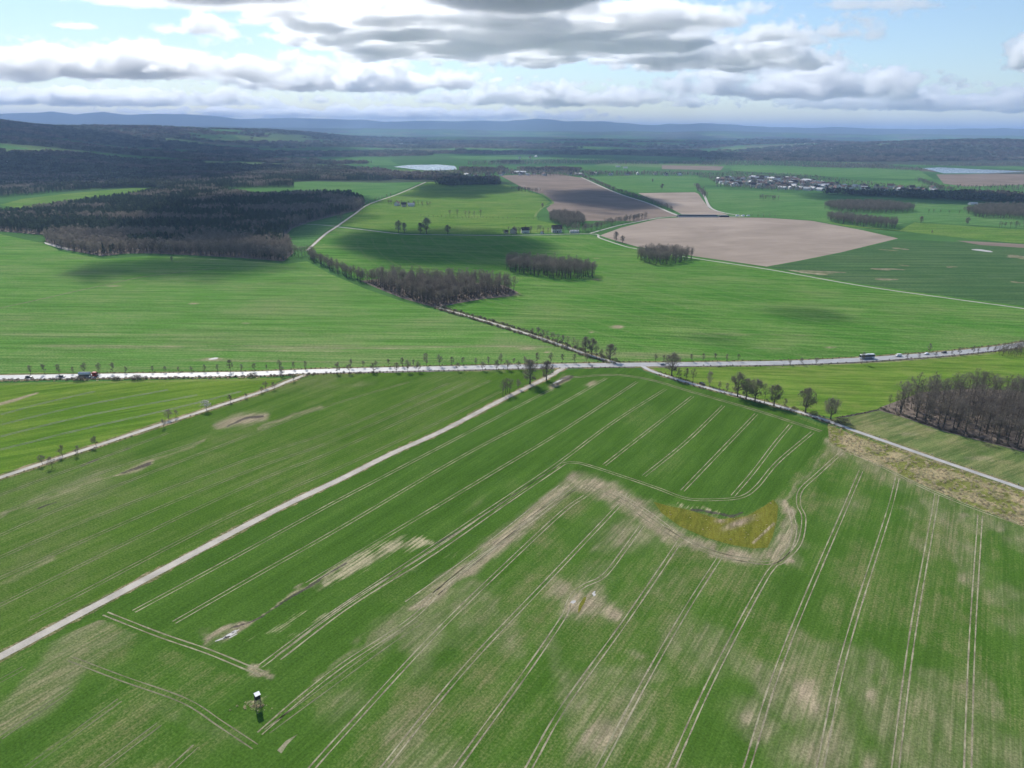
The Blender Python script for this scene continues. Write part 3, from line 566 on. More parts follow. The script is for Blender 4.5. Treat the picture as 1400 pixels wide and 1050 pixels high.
ribbon('lane', LANE_N2, 4.0, .11, M['gravel'], step=6); ribbon('lane_verge', LANE_N2, 7, .09, M['verge'], step=5, wob=.2)
ribbon('lane', LANE_N, 3.6, .11, M['gravel'], step=6); ribbon('lane_verge', LANE_N, 8.5, .09, M['verge'], step=5, wob=.2)
ribbon('lane', [(460, 310), (500, 314.5), (550, 320), (600, 321), (700, 321.8), (807, 319.8), (820, 325.5), (850, 335.5), (872, 340.5), (950, 353.3), (1050, 368.3), (1175, 390.4), (1300, 408.3), (1400, 422), (1480, 435), (1700, 470)], 3.8, .13, M['gravel'], step=8)
ribbon('lane', [(807, 319), (845, 308.5), (870, 303.5), (900, 298), (930, 295.5)], 4.5, .14, M['gravel'], step=8)
ribbon('lane', [(795, 242.5), (840, 262.5), (885, 277.5), (915, 290), (930, 295.5)], 7, .14, M['gravel'], step=10)
ribbon('lane', [(930, 295.5), (996, 295.8), (1017, 295.2), (990, 291), (971, 283.5), (963, 268), (955, 257)], 6.5, .15, M['gravel'], step=10)
ribbon('field_path', [(731, 297), (735, 290), (744, 282.5), (756, 276.5), (740, 264)], 5, .14, M['track_green'], step=8)
ribbon('field_path', [(395, 306), (430, 307), (460, 309.5)], 4, .14, M['gravel'], step=8); ribbon('field_path', [(-60, 347), (0, 339), (62, 331)], 4, .14, M['track_green'], step=8)
ribbon('field_path', [(-100, 437), (0, 421), (110, 397), (200, 378), (300, 366)], 2.2, .11, M['track_dim'], step=8)
ribbon('ditch', [(1143, 571.5), (1170, 567), (1201, 560.5)], 1.6, .075, M['mud'], step=2, wob=.3)
ribbon('ditch', [(430, 510.2), (560, 508.3), (700, 504.8), (757, 503.8)], 2.0, .095, M['mud'], step=3, wob=.5); ribbon('ditch', [(775, 503.4), (868, 502)], 1.6, .095, M['mud'], step=3, wob=.5); ribbon('ditch', [(900, 501.5), (1050, 500), (1175, 495.5), (1290, 487.5), (1370, 479)], 2.2, .095, M['mud'], step=3, wob=.5)  # road ditches: flat ribbons, their shade put into the dark colour
ribbon('ditch', [(-200, 521.5), (0, 519.3), (120, 517.4), (270, 515.2), (385, 513)], 2.2, .095, M['mud'], step=3, wob=.5)

# ------------------------------------------------------------------ tramlines: pairs of wheel tracks
def tram(px, parent, gauge=1.9, w=.44, mat='track', z=.062):
    L = spline(G(px), 3)
    for s in (-1, 1):
        o = link('wheel_track', ribbon_mesh('wheel_track', offset_line(L, s * gauge / 2), w, z, .35), M[mat], parent)
N_ = field_near
for px in [[(183, 836), (300, 773), (433, 700), (470, 680), (564, 631), (631, 596), (725, 547), (755, 532)], [(238, 851), (350, 787), (470, 719), (631, 624.5), (755, 559), (829, 517)],
           [(420, 798), (470, 768), (537, 728), (671, 648), (772, 587), (871, 522)], [(356, 911), (415, 867), (470, 828), (581, 755), (671, 695), (762, 634), (839, 577), (910, 532)],
           [(826, 636), (876, 597), (947, 542)], [(880, 651), (938, 604), (989, 555)], [(933, 671), (984, 618), (1034, 566)], [(1002, 678), (1031, 644), (1060, 606), (1081, 581)],
           [(1111, 591), (1064, 631), (1035, 665), (1015, 679), (985, 683), (940, 682), (900, 668), (856, 653), (792, 633), (770, 634)]]:
    tram(px, N_)
tram([(380, 900), (480, 825), (590, 757), (690, 688), (770, 634)], N_, 2.6, .6)
tram([(144, 839), (218, 868), (285, 891), (336, 912), (360, 921)], N_, 1.9, .5); tram([(97, 901), (168, 928), (252, 958), (302, 990), (349, 1021)], N_, 1.9, .42, 'track_dim')
for px in [[(0, 1009), (97, 942)], [(37, 1050), (164, 957)], [(138, 1050), (218, 990)], [(233, 1052), (268, 1020)], [(-60, 962), (0, 931), (33, 913)]]: tram(px, N_, 1.9, .4, 'track_dim')
for px in [[(785, 668), (705, 728), (620, 790), (564, 845), (470, 908), (410, 955), (355, 1003)], [(800, 678), (769, 700), (688, 775.5), (597.5, 864), (470, 1002), (425, 1052), (330, 1160)], [(860, 675), (837.5, 700), (755, 787), (638, 911), (525, 1050), (450, 1150)],
           [(878, 718), (855, 750), (826, 787), (800, 800), (785.5, 811), (776, 828), (772, 841), (722, 915), (624, 1050), (550, 1160)], [(928, 742), (856, 848), (772, 965), (723, 1050), (660, 1160)], [(984, 762), (938, 834), (880, 935), (819, 1050), (760, 1160)],
           [(1151, 618), (1118, 648), (1095, 670), (1092, 690), (1099, 708), (1093, 742), (1070, 768), (1051, 783), (980, 915), (918, 1050), (870, 1160)], [(1177, 644), (1153, 700), (1098, 828), (1057.5, 932), (1021, 1050), (985, 1160)],
           [(1227, 653), (1215, 700), (1172, 834), (1145, 932), (1121, 1050), (1095, 1160)], [(1281, 676), (1277, 700), (1249, 858), (1224, 1050), (1212, 1160)], [(1340, 705), (1329.5, 868), (1323, 1050), (1320, 1160)], [(1405, 735), (1412, 868), (1424, 1050)]]:
    tram(px, N_, 1.8, .46)
tram([(782, 516), (839, 512.5), (890, 519.5), (940, 534), (1030, 560), (1086, 578), (1123, 590)], N_, 2.4, .9, 'track_dim')
tram([(1148, 613), (1198, 634), (1266, 668), (1333, 695), (1400, 719), (1500, 760)], N_, 2.0, .6, 'track')
tram([(840, 672), (885, 700), (930, 732), (980, 756), (1047, 770), (1075, 755), (1086, 725), (1080, 695)], N_, 2.0, .5, 'track')
tram([(800, 665), (850, 685), (890, 712), (940, 742), (990, 760), (1040, 768)], N_, 3.0, .5, 'track_dim')
tram([(560, 826), (640, 768), (700, 722), (770, 665)], N_, 4.6, .5, 'track'); tram([(595, 812), (690, 735), (790, 664)], N_, 2.5, .4, 'track_dim')
tram([(365, 1000), (440, 945), (530, 880), (575, 850)], N_, 2.4, .4, 'track_dim')
for px in [[(-60, 728), (0, 703), (134, 648), (279, 602)], [(-60, 756), (0, 732), (117, 681), (280, 618), (443, 557), (560, 522)], [(-60, 790), (0, 762), (134, 705), (336, 629), (470, 584), (614, 524)], [(-60, 818), (0, 790.5), (201, 701.5), (350, 640), (470, 597), (640, 522)],
           [(-60, 856), (3, 826), (235, 712), (370, 650), (470, 611), (671, 520)], [(40, 846), (74, 830), (289, 718), (380, 675), (470, 637), (600, 577), (685, 535)], [(-20, 684), (134, 628), (230, 592)]]:
    tram(px, field_ml, 1.9, .45, 'track_dim')
def clipped(L, poly):
    k = in_poly(PX(L), poly); runs = []; i = 0
    while i < len(k):
        if k[i]:
            j = i
            while j < len(k) and k[j]: j += 1
            if j - i > 6: runs.append(L[i:j])
            i = j
        else: i += 1
    return runs
for d in range(16, 430, 22):
    for L in clipped(offset_line(RL[:160], -float(d)), BRIGHT):
        for s_ in (-1, 1): link('wheel_track', ribbon_mesh('wheel_track', offset_line(L, s_ * 1.0), .55, .066, .4), M['track_green'], field_b)
GL = spline(G([(807, 319.8), (820, 325.5), (850, 335.5), (872, 340.5), (950, 353.3), (1050, 368.3), (1175, 390.4), (1300, 408.3), (1400, 422), (1480, 435), (1700, 470)]), 8)
for d in range(14, 420, 24):
    for L in clipped(offset_line(GL, float(d)), BRIGHT_R):
        for s_ in (-1, 1): link('wheel_track', ribbon_mesh('wheel_track', offset_line(L, s_ * 1.0), .55, .066, .4), M['track_green'], field_br)
for px in [[(0, 567), (60, 551), (130, 535)], [(0, 581), (110, 555), (230, 533)], [(0, 597), (120, 568), (270, 540)], [(0, 615), (120, 585), (240, 558), (330, 535)]]: tram(px, field_y, 1.9, .5, 'mud')

# ------------------------------------------------------------------ trees
class TriBag:
    def __init__(s): s.v = []; s.f = []
    def tube(s, pts, radii, n):
        base = len(s.v); pts = [Vector(p) for p in pts]
        for i, (p, r) in enumerate(zip(pts, radii)):
            d = (pts[min(i + 1, len(pts) - 1)] - pts[max(i - 1, 0)]).normalized()
            a = d.orthogonal().normalized(); b = d.cross(a)
            for k in range(n):
                t = 2 * math.pi * k / n; s.v.append(p + (a * math.cos(t) + b * math.sin(t)) * r)
        for i in range(len(pts) - 1):
            for k in range(n):
                k2 = (k + 1) % n; s.f.append((base + i * n + k, base + i * n + k2, base + (i + 1) * n + k2, base + (i + 1) * n + k))
    def twig(s, p, d, l, w, rnd):
        a = d.orthogonal().normalized(); a.rotate(Matrix.Rotation(rnd.random() * 6.28, 3, d)); k = len(s.v)
        s.v += [p - a * w * .5, p + a * w * .5, p + d * l]; s.f.append((k, k + 1, k + 2))
    def leaf(s, p, size, rnd):
        n = Vector((rnd.gauss(0, 1), rnd.gauss(0, 1), rnd.gauss(0, 1) + .3)).normalized(); a = n.orthogonal().normalized() * size; b = n.cross(a); k = len(s.v)
        a.rotate(Matrix.Rotation(rnd.random() * 6.28, 3, n)); b = n.cross(a)
        s.v += [p - a * .6 - b * .4, p + a * .5 - b * .6, p + a * .3 + b * .6, p - a * .5 + b * .5]; s.f.append((k, k + 1, k + 2, k + 3))
    def mesh(s, name): return mesh(name, s.v, s.f)
def jit(rnd, s): return Vector((rnd.gauss(0, s), rnd.gauss(0, s), rnd.gauss(0, s)))
def gen_tree(seed, H, bare_h, rx, r0, limbs=9, sub=6, subsub=5, twigs=8, tw=.085, tl=1.1, flat=.5, rise=.55, leaves=0, leaf=.3, lean=0):
    """bare deciduous tree: tapered trunk and limbs, finer branches and twigs filling a domed crown"""
    rnd = random.Random(seed); tk = TriBag(); cr = TriBag(); lf = TriBag()
    cz = bare_h + (H - bare_h) * .48; rz = (H - bare_h) * .54
    def room(p, d):
        q = Vector((p.x / rx, p.y / rx, (p.z - cz) / rz)); e = Vector((d.x / rx, d.y / rx, d.z / rz))
        A = e.dot(e); B = q.dot(e); Cc = q.dot(q) - 1; disc = B * B - A * Cc
        return 0 if disc < 0 else max(0, (-B + math.sqrt(disc)) / A)
    top = H * (.72 + .1 * rnd.random()); n = 7; trunk = []
    off = Vector((0, 0, 0))
    for i in range(n + 1):
        t = i / n; trunk.append(Vector((0, 0, top * t - .3)) + off + Vector((lean * t * t, 0, 0))); off += Vector((rnd.gauss(0, .012 * H), rnd.gauss(0, .012 * H), 0)) * (t + .2)
    tr = [r0 * (1.35 if i == 0 else 1) * (1 - .78 * i / n) for i in range(n + 1)]
    tk.tube(trunk, tr, 7)
    def at(t):
        f = t * n; i = min(int(f), n - 1); return trunk[i].lerp(trunk[i + 1], f - i), tr[i] + (tr[i + 1] - tr[i]) * (f - i)
    def branch(p, d, L, r, up, segs):
        pts = [p]; q = p.copy(); dd = d.copy()
        for i in range(segs):
            dd = (dd + jit(rnd, .16) + Vector((0, 0, up))).normalized(); q = q + dd * (L / segs); pts.append(q.copy())
        return pts
    t0 = bare_h / top
    for i in range(limbs):
        t = t0 + (1 - t0) * (i + .3 * rnd.random()) / limbs; p, r = at(min(t, .99)); az = i * 2.4 + rnd.gauss(0, .35); el = rad(18 + 55 * (t - t0) / (1 - t0 + 1e-6) + rnd.gauss(0, 9))
        d = Vector((math.cos(az) * math.cos(el), math.sin(az) * math.cos(el), math.sin(el) * rise * 1.6)).normalized()
        L = room(p, d) * (.80 + .25 * rnd.random())
        if L < .8: continue
        pts = branch(p, d, L, r, .10, 4); rr = [r * .62 * (1 - .8 * k / 4) for k in range(5)]; tk.tube(pts, rr, 5)
        for j in range(sub):
            u = .22 + .78 * (j + rnd.random() * .6) / sub; f = min(u, .999) * 4; k = int(f); p2 = pts[k].lerp(pts[k + 1], f - k); d0 = (pts[k + 1] - pts[k]).normalized()
            d2 = (d0 * .65 + jit(rnd, .62) + Vector((0, 0, .22))).normalized(); L2 = min(L * .62, room(p2, d2) * (.8 + .35 * rnd.random()))
            if L2 < .4: continue
            b2 = branch(p2, d2, L2, 0, .06, 2); r2 = max(.03, rr[k] * .42); cr.tube(b2, [r2, r2 * .6, r2 * .25], 3)
            for m in range(subsub):
                v = .15 + .85 * (m + rnd.random()) / subsub; f2 = min(v, .999) * 2; k2 = int(f2); p3 = b2[k2].lerp(b2[k2 + 1], f2 - k2)
                d3 = ((b2[k2 + 1] - b2[k2]).normalized() * .6 + jit(rnd, .6) + Vector((0, 0, .15))).normalized(); L3 = L2 * (.3 + .35 * rnd.random()); p4 = p3 + d3 * L3
                cr.tube([p3, p4], [max(.02, r2 * .45), .012], 3)
                for w in range(twigs):
                    q = p3.lerp(p4, .2 + .8 * rnd.random()); dt = (d3 * .5 + jit(rnd, .65) + Vector((0, 0, .1))).normalized()
                    cr.twig(q, dt, tl * (.5 + rnd.random()), tw * (.7 + .6 * rnd.random()), rnd)
                    if leaves and rnd.random() < leaves: lf.leaf(q + dt * .4, leaf, rnd)
    return tk.mesh('trunk'), cr.mesh('crown'), (lf.mesh('blossom') if leaves else None)
def gen_shrub(seed, w, h, n=260, tw=.10):
    rnd = random.Random(seed); b = TriBag()
    for i in range(12):
        a = rnd.random() * 6.28; p = Vector((math.cos(a), math.sin(a), 0)) * w * .25 * rnd.random(); e = Vector((math.cos(a) * w * .42, math.sin(a) * w * .42, h * (.5 + .4 * rnd.random())))
        b.tube([p - Vector((0, 0, .2)), p.lerp(e, .5) + jit(rnd, .1), e], [.06, .04, .015], 3)
    for i in range(n):
        a = rnd.random() * 6.28; r = math.sqrt(rnd.random()); z = rnd.random()
        p = Vector((math.cos(a) * r * w * .5 * math.sqrt(1 - z * z * .8), math.sin(a) * r * w * .5 * math.sqrt(1 - z * z * .8), z * h * .9)); b.twig(p, (Vector((p.x, p.y, h * .6)).normalized() + jit(rnd, .5)).normalized(), .35 * h * (.5 + rnd.random()), tw * (.6 + .8 * rnd.random()), rnd)
    return b.mesh('shrub')
def gen_conifer(seed, H, w, spruce):
    rnd = random.Random(seed); t = TriBag(); t.tube([(0, 0, -.3), (0, 0, H * .5), (0, 0, H * .97)], [.22, .15, .03], 4); c = TriBag()
    lo = .12 if spruce else .48
    for i in range(150):
        u = rnd.random() ** .8; z = H * (lo + (1 - lo) * u); r = w * .5 * ((1 - u) * .95 + .06 if spruce else math.sqrt(max(.03, 1 - (2 * u - .85) ** 2 * .8)) ) * math.sqrt(rnd.random())
        a = rnd.random() * 6.28; c.leaf(Vector((math.cos(a) * r, math.sin(a) * r, z)), (.75 if spruce else .85) * (.6 + .7 * rnd.random()), rnd)
    return t.mesh('trunk'), c.mesh('needles')
def gen_clump(seed, w, h, n, size):
    """a stand of several far-off trees seen as one canopy tuft"""
    rnd = random.Random(seed); c = TriBag(); cs = [(rnd.uniform(-.4, .4) * w, rnd.uniform(-.4, .4) * w, rnd.uniform(.75, 1.05) * h) for _ in range(9)]
    for i in range(n):
        x, y, t = rnd.choice(cs); u = rnd.random(); r = w * .17 * math.sqrt(max(.05, 1 - (u * 1.6 - .6) ** 2)) * rnd.random() ** .5; a = rnd.random() * 6.28
        c.leaf(Vector((x + math.cos(a) * r, y + math.sin(a) * r, t * (.25 + .75 * u))), size * (.6 + .8 * rnd.random()), rnd)
    return c.mesh('canopy')
OAK = [gen_tree(s, 16, 3.4, 6.2, .52, 15, 8, 5, 10, .085, 1.1, rise=.5) for s in (1, 2, 3)]
TALL = [gen_tree(10 + s, 17.5, 6.2 + .5 * (s % 3), 3.7 + .45 * (s % 3), .30, 10, 6, 4, 5, .065, .95, rise=.55) for s in range(6)]
YOUNG = [gen_tree(20 + s, 8.5, 2.4, 2.1, .15, 9, 5, 4, 7, .07, .7, rise=.7) for s in range(4)]
SMALL = [gen_tree(30 + s, 5.4, 1.5, 2.2, .13, 7, 5, 4, 7, .07, .6, rise=.45) for s in range(3)]
BLOSSOM = gen_tree(41, 5.8, 1.4, 2.9, .15, 8, 5, 4, 6, .06, .5, rise=.5, leaves=.55, leaf=.22)
PINK = gen_tree(42, 5.4, 1.5, 2.4, .14, 8, 5, 4, 6, .06, .5, rise=.5, leaves=.30, leaf=.18)
BIRCH = gen_tree(43, 10.5, 2.2, 2.0, .16, 12, 5, 4, 8, .05, .9, rise=.8)
for t in OAK + TALL + YOUNG + SMALL + [BLOSSOM, PINK]: t[0].materials.append(M['bark']); t[1].materials.append(M['twig'])
BIRCH[0].materials.append(M['birch']); BIRCH[1].materials.append(M['twig_pale']); BLOSSOM[2].materials.append(M['blossom']); PINK[2].materials.append(M['blossom_pink'])
SHRUB = [gen_shrub(50 + s, 3.2, 2.0) for s in range(3)]
for s in SHRUB: s.materials.append(M['shrub'])
TH = {'oak': 16.0, 'tall': 17.5, 'young': 8.5, 'small': 5.4, 'blossom': 5.8, 'pink': 5.4, 'birch': 10.5}
KIND = {'oak': OAK, 'tall': TALL, 'young': YOUNG, 'small': SMALL, 'blossom': [BLOSSOM], 'pink': [PINK], 'birch': [BIRCH]}
NM = {'oak': 'oak_tree', 'tall': 'woodland_tree', 'young': 'roadside_tree', 'small': 'fruit_tree', 'blossom': 'blossoming_tree', 'pink': 'blossoming_tree', 'birch': 'birch_tree'}
def tree_at(x, y, kind, h, label, group=None, wide=1.0, cat='tree'):
    t = random.choice(KIND[kind]); s = h / TH[kind]
    o = empty(NM[kind], (x, y, tz(x, y) + .02), random.random() * 6.28, label, cat, group); o.scale = (s * wide, s * wide, s)
    link('trunk', t[0], [], o); link('crown', t[1], [], o)
    if t[2]: link('blossom', t[2], [], o)
    return o
def nth(i): return ['first', 'second', 'third', 'fourth', 'fifth', 'sixth', 'seventh', 'eighth', 'ninth', 'tenth', 'eleventh', 'twelfth', 'thirteenth', 'fourteenth', 'fifteenth', 'sixteenth', 'seventeenth', 'eighteenth', 'nineteenth', 'twentieth'][i] if i < 20 else '%d%s' % (i + 1, {1: 'st', 2: 'nd', 3: 'rd'}.get((i + 1) % 10, 'th'))
def tree_px(px, py, kind, h, label, group=None, wide=1.0): return tree_at(*g1(px, py), kind, h, label, group, wide)

# single trees named by the lane they stand on
tree_px(724.6, 525, 'oak', 17, 'big spreading bare oak beside the concrete track near the main road', wide=1.05)
tree_px(747, 519.8, 'oak', 13.8, 'mid-sized bare oak where the concrete track meets the main road', wide=.95)
for q in [(687.5, 541, 10.5), (691.5, 539, 11.5), (697, 538, 11), (694, 536.5, 10)]: tree_px(q[0], q[1], 'tall', q[2], 'slim bare tree in the tight clump beside the concrete track', 'clump by the concrete track', 1.2)
tree_px(708.5, 531.8, 'young', 7, 'small slim bare tree between the tree clump and the big oak')
tree_px(918, 514, 'oak', 17, 'large round-crowned bare oak at the road end of the asphalt lane')
tree_px(928, 518, 'young', 8, 'thin young bare tree just behind the large oak on the asphalt lane'); tree_px(938, 520, 'young', 9, 'middle one of three slender bare trees past the large lane oak')
tree_px(947, 524.3, 'tall', 11, 'dark-stemmed bare tree leaning over the asphalt lane before the birch', wide=1.2); tree_px(970, 527, 'birch', 11, 'pale-stemmed birch with light twigs on the meadow side of the lane')
tree_px(983.5, 532, 'young', 5.5, 'thin bare sapling right after the pale birch'); tree_px(994, 536, 'young', 6.5, 'bare sapling right before the row of five lane trees')
for q in [(1008, 542.6, 16.5, 'tallest broad bare tree that opens the row of five lane trees', 'oak'), (1020, 545.5, 14, 'second bare tree in the row of five along the lane', 'oak'), (1032, 548.6, 15, 'middle bare tree in the row of five along the lane', 'oak'), (1045, 551.3, 13.5, 'fourth bare tree in the row of five along the lane', 'tall'), (1058, 554.6, 14, 'last bare tree in the row of five along the lane', 'oak')]: tree_px(q[0], q[1], q[4], q[2], q[3], 'row of five lane trees', .92)
tree_px(1072.7, 556.5, 'young', 6, 'small bare tree alone after the row of five lane trees')
tree_px(1101, 564.3, 'oak', 16, 'single rounded bare oak on the lane between tree row and ditch'); tree_px(1135.5, 573, 'oak', 13.6, 'rounded bare oak at the end of the dark ditch')
tree_px(282.5, 561.5, 'blossom', 6.5, 'tree in full white blossom on the edge of the concrete lane'); tree_px(231, 573.5, 'pink', 6.2, 'tree in sparse pale pink blossom beside the concrete lane')
for n_, (x, y, h) in enumerate(sorted([(241, 570, 4.4), (224, 584.5, 5), (315, 550, 4.8), (336, 545, 3.6), (58, 635.5, 5.4), (71.5, 639, 5.6), (85.6, 624, 6), (107, 622.5, 5.2), (131.6, 610.5, 6), (363, 531.5, 5), (375, 532.5, 5), (401, 521, 5.2), (358, 537, 4)], reverse=True)):
    tree_px(x, y, 'small', h, nth(n_) + ' small bare fruit tree along the concrete lane counted from the main road', 'fruit trees along the lane')
# the avenue along the main road
GN, GS = 'avenue trees on the far side of the road', 'avenue trees on the near side of the road'
for n_, x in enumerate(sorted([42, 61, 80.5, 99.5, 117, 136, 154, 172, 209.5, 226, 244, 261.5, 279.5, 297.5, 315, 331, 348, 365.5, 382, 401, 418, 462, 479.5, 497, 514, 532, 550, 566, 583, 600, 617.5, 634, 651, 667.5, 684, 702, 718, 734.5, 752, 769, 785, 802], reverse=True)):
    y = np.interp(x, [p[0] for p in ROAD], [p[1] for p in ROAD]) - 3.6; big = 1.5 if x == 583 else 1
    tree_px(x + random.uniform(-1, 1), y, 'young', random.uniform(4.6, 9.0) * big if not (209 <= x <= 300) else random.uniform(4.2, 6), nth(n_) + ' slim bare avenue tree on the far road verge counted from the crossing' if big == 1 else 'tallest bare avenue tree on the far verge of the main road', GN, random.uniform(.85, 1.15))
for n_, x in enumerate(sorted([386, 461, 478, 511, 542, 557.5, 572, 626, 660, 679, 694, 709], reverse=True)):
    y = np.interp(x, [p[0] for p in ROAD], [p[1] for p in ROAD]) + 3.9
    tree_px(x, y, 'young', random.uniform(6, 7.8) if x != 557.5 else 9, nth(n_) + ' round-headed bare avenue tree on the near road verge counted from the big oak', GS, random.uniform(1.1, 1.35))
for n_, x in enumerate([896, 907, 945, 961, 977.5, 993.5, 1009, 1270]):
    y = np.interp(x, [p[0] for p in ROAD], [p[1] for p in ROAD]) - 3.4; tree_px(x, y, 'young', random.uniform(5.5, 8), nth(n_) + ' thin bare tree on the far verge from the crossing towards the coach', 'thin trees past the crossing', .9)
for n_, x in enumerate([1080, 1095, 1116, 1240, 1256, 1279, 1301, 1311, 1330, 1337, 1350]):
    y = np.interp(x, [p[0] for p in ROAD], [p[1] for p in ROAD]) + 3.6; tree_px(x, y, 'young', random.uniform(4.2, 6.5), nth(n_) + ' low bare tree on the meadow verge of the main road from the crossing', 'meadow verge trees', 1.1)
tree_px(1178, 497.5, 'young', 9.5, 'broad bare tree standing before the white coach on the meadow verge')
# along the lane to the central wood
for n_, (x, y, h, k) in enumerate([(728, 458, 6, 'young'), (736, 461, 9, 'young'), (742, 463, 8, 'young'), (748, 465, 9, 'tall'), (755, 467.5, 8.5, 'young'), (762, 470, 9, 'tall'), (769, 472.5, 9, 'young'), (776, 475, 9.5, 'tall'), (783, 477, 10, 'tall'), (790, 479.5, 9.5, 'tall'), (800, 483, 13.5, 'oak'), (809, 485.5, 13.5, 'oak'), (815, 488, 10, 'tall'), (822, 489.5, 7, 'young')]):
    tree_px(x, y, k, h, nth(n_) + ' bare tree in the dense lane row counted from the central wood', 'row along the lane to the wood', 1.15 if k != 'oak' else .85)
tree_px(834, 492.6, 'oak', 12.5, 'rounded bare oak at the crossing end of the lane row')
for x, y, h in [(395, 349, 12), (399, 351, 14), (403, 350, 15), (408, 351, 15), (413, 350, 14), (404, 347, 13), (417, 349, 13), (420, 346, 12)]: tree_px(x, y, 'tall', h, 'bare tree at the gap between forest and central wood', 'trees in the forest gap', 1.2)
for x, y, h, lb in [(842, 330, 15, 'taller of two bare trees at the bend by the ploughed field'), (851, 332, 11, 'shorter of two bare trees at the bend by the ploughed field'), (905, 259, 17, 'round dark tree alone in the far green field'), (892, 249, 11, 'low bushy tree pair behind the lone round tree'), (545, 318, 20, 'left of two dark trees on the side lane'), (553, 318, 16, 'right of two dark trees on the side lane'),
                    (575, 319, 17, 'dark tree near the slanting poplar on the side lane'), (583, 319.5, 26, 'slanting tall dark poplar on the side lane'), (612, 320, 15, 'single dark tree on the side lane before the farm'), (1259, 305, 13, 'lone round tree in the right pasture'), (1322, 307, 14, 'lone round tree before the right far copse'), (1288, 259, 10, 'small tree at the edge of the dark far field'),
                    (1274, 319, 5, 'tiny bush at the edge of the lime meadow'), (741.5, 284, 11, 'round bush at the bend of the field path'), (235, 357, 6, 'lone bush on the pale strip by the forest')]:
    tree_px(x, y, 'oak', h, lb, None, .9)

# ------------------------------------------------------------------ scatter: what nobody could count
def proto_col(name, meshes):
    c = bpy.data.collections.new(name)
    for i, me in enumerate(meshes): c.objects.link(bpy.data.objects.new('%s_%02d' % (name, i), me))
    return c
def joined(name, parts):
    v = []; f = []; mi = []; mats = []
    for me in parts:
        k = len(v); v += [tuple(p.co) for p in me.vertices]; m = len(mats); mats.append(me.materials[0])
        for p in me.polygons: f.append(tuple(k + i for i in p.vertices)); mi.append(m)
    me = mesh(name, v, f); [me.materials.append(m) for m in mats]; me.polygons.foreach_set('material_index', mi); return me
def scatter(name, P, scale, col, nproto, label=None, ix=None, aspect=None, parent=None):
    n = len(P); me = bpy.data.meshes.new(name); me.vertices.add(n); me.vertices.foreach_set('co', np.asarray(P, np.float32).ravel())
    rng = np.random.default_rng(n)
    for nm, v in (('sc', scale), ('rz', rng.random(n) * 6.283)): a = me.attributes.new(nm, 'FLOAT', 'POINT'); a.data.foreach_set('value', np.broadcast_to(np.asarray(v, np.float32), (n,)).copy())
    a = me.attributes.new('ix', 'INT', 'POINT'); a.data.foreach_set('value', (rng.integers(0, nproto, n) if ix is None else ix).astype(np.int32))
    t = bpy.data.node_groups.new(name, 'GeometryNodeTree'); t.interface.new_socket('Geometry', in_out='INPUT', socket_type='NodeSocketGeometry'); t.interface.new_socket('Geometry', in_out='OUTPUT', socket_type='NodeSocketGeometry')
    Nn = t.nodes.new; L = t.links.new; gi = Nn('NodeGroupInput'); go = Nn('NodeGroupOutput'); iop = Nn('GeometryNodeInstanceOnPoints'); ci = Nn('GeometryNodeCollectionInfo')
    ci.inputs[0].default_value = col; ci.inputs['Separate Children'].default_value = True; ci.inputs['Reset Children'].default_value = True
    def at(nm, ty):
        x = Nn('GeometryNodeInputNamedAttribute'); x.data_type = ty; x.inputs[0].default_value = nm; return x.outputs[0]
    L(gi.outputs[0], iop.inputs['Points']); L(ci.outputs[0], iop.inputs['Instance']); iop.inputs['Pick Instance'].default_value = True; L(at('ix', 'INT'), iop.inputs['Instance Index'])
    cx = Nn('ShaderNodeCombineXYZ'); L(at('rz', 'FLOAT'), cx.inputs[2]); L(cx.outputs[0], iop.inputs['Rotation']); L(at('sc', 'FLOAT'), iop.inputs['Scale']); L(iop.outputs[0], go.inputs[0])
    o = link(name, me, [], parent, 'stuff', label); md = o.modifiers.new('scatter', 'NODES'); md.node_group = t
    return o
def fill(px, spacing, jitter=.42, holes=(), ground=None):
    """jittered points filling a pixel polygon on the ground"""
    poly = G(px) if ground is None else np.asarray(ground); lo, hi = poly.min(0), poly.max(0)
    X, Y = np.meshgrid(np.arange(lo[0], hi[0], spacing), np.arange(lo[1], hi[1], spacing)); P = np.stack([X.ravel(), Y.ravel()], 1)
    P += (RNG.random(P.shape) - .5) * 2 * jitter * spacing
    k = in_poly(P, poly)
    for h in holes: k &= ~in_poly(P, G(h))
    return P[k]
def on_ground(P): return np.column_stack([P, terrain(P[:, 0], P[:, 1]) + .02])

W_TALL = proto_col('woodland', [joined('woodland_tree_stand', t[:2]) for t in TALL])
# right wood: every tree in view a thing of its own
RWOOD = [(1203, 560), (1240, 571), (1290, 588.5), (1345, 602), (1400, 616), (1480, 637), (1560, 655), (1640, 600), (1560, 548), (1480, 546), (1400, 540), (1330, 536), (1262, 541), (1212, 556)]
sheet('wood_floor', [(1201, 561), (1240, 572.5), (1290, 590), (1345, 604), (1400, 618), (1480, 639), (1560, 658), (1660, 600), (1560, 544), (1480, 541), (1400, 535), (1330, 531), (1260, 536), (1206, 556)], .06, M['leaf_litter'])
P = fill(RWOOD, 6.2); pp = PX(P); inside = pp[:, 0] < 1412
Pin = P[inside]; d_edge = np.min([seg_d(PX(Pin), RWOOD[i], RWOOD[i + 1])[0] for i in range(5)], 0)
order = np.argsort(d_edge); cap = 135
for k, i in enumerate(order[:cap]):
    edge = d_edge[i] < 7
    tree_at(*Pin[i], 'tall', random.uniform(11.5, 19) * (.72 if pp[inside][i, 0] < 1225 else 1), 'bare tree at the lane-facing edge of the right-hand wood' if edge else 'bare tree inside the right-hand wood beyond the lane', 'trees at the wood edge' if edge else 'trees inside the wood', random.uniform(.95, 1.3))
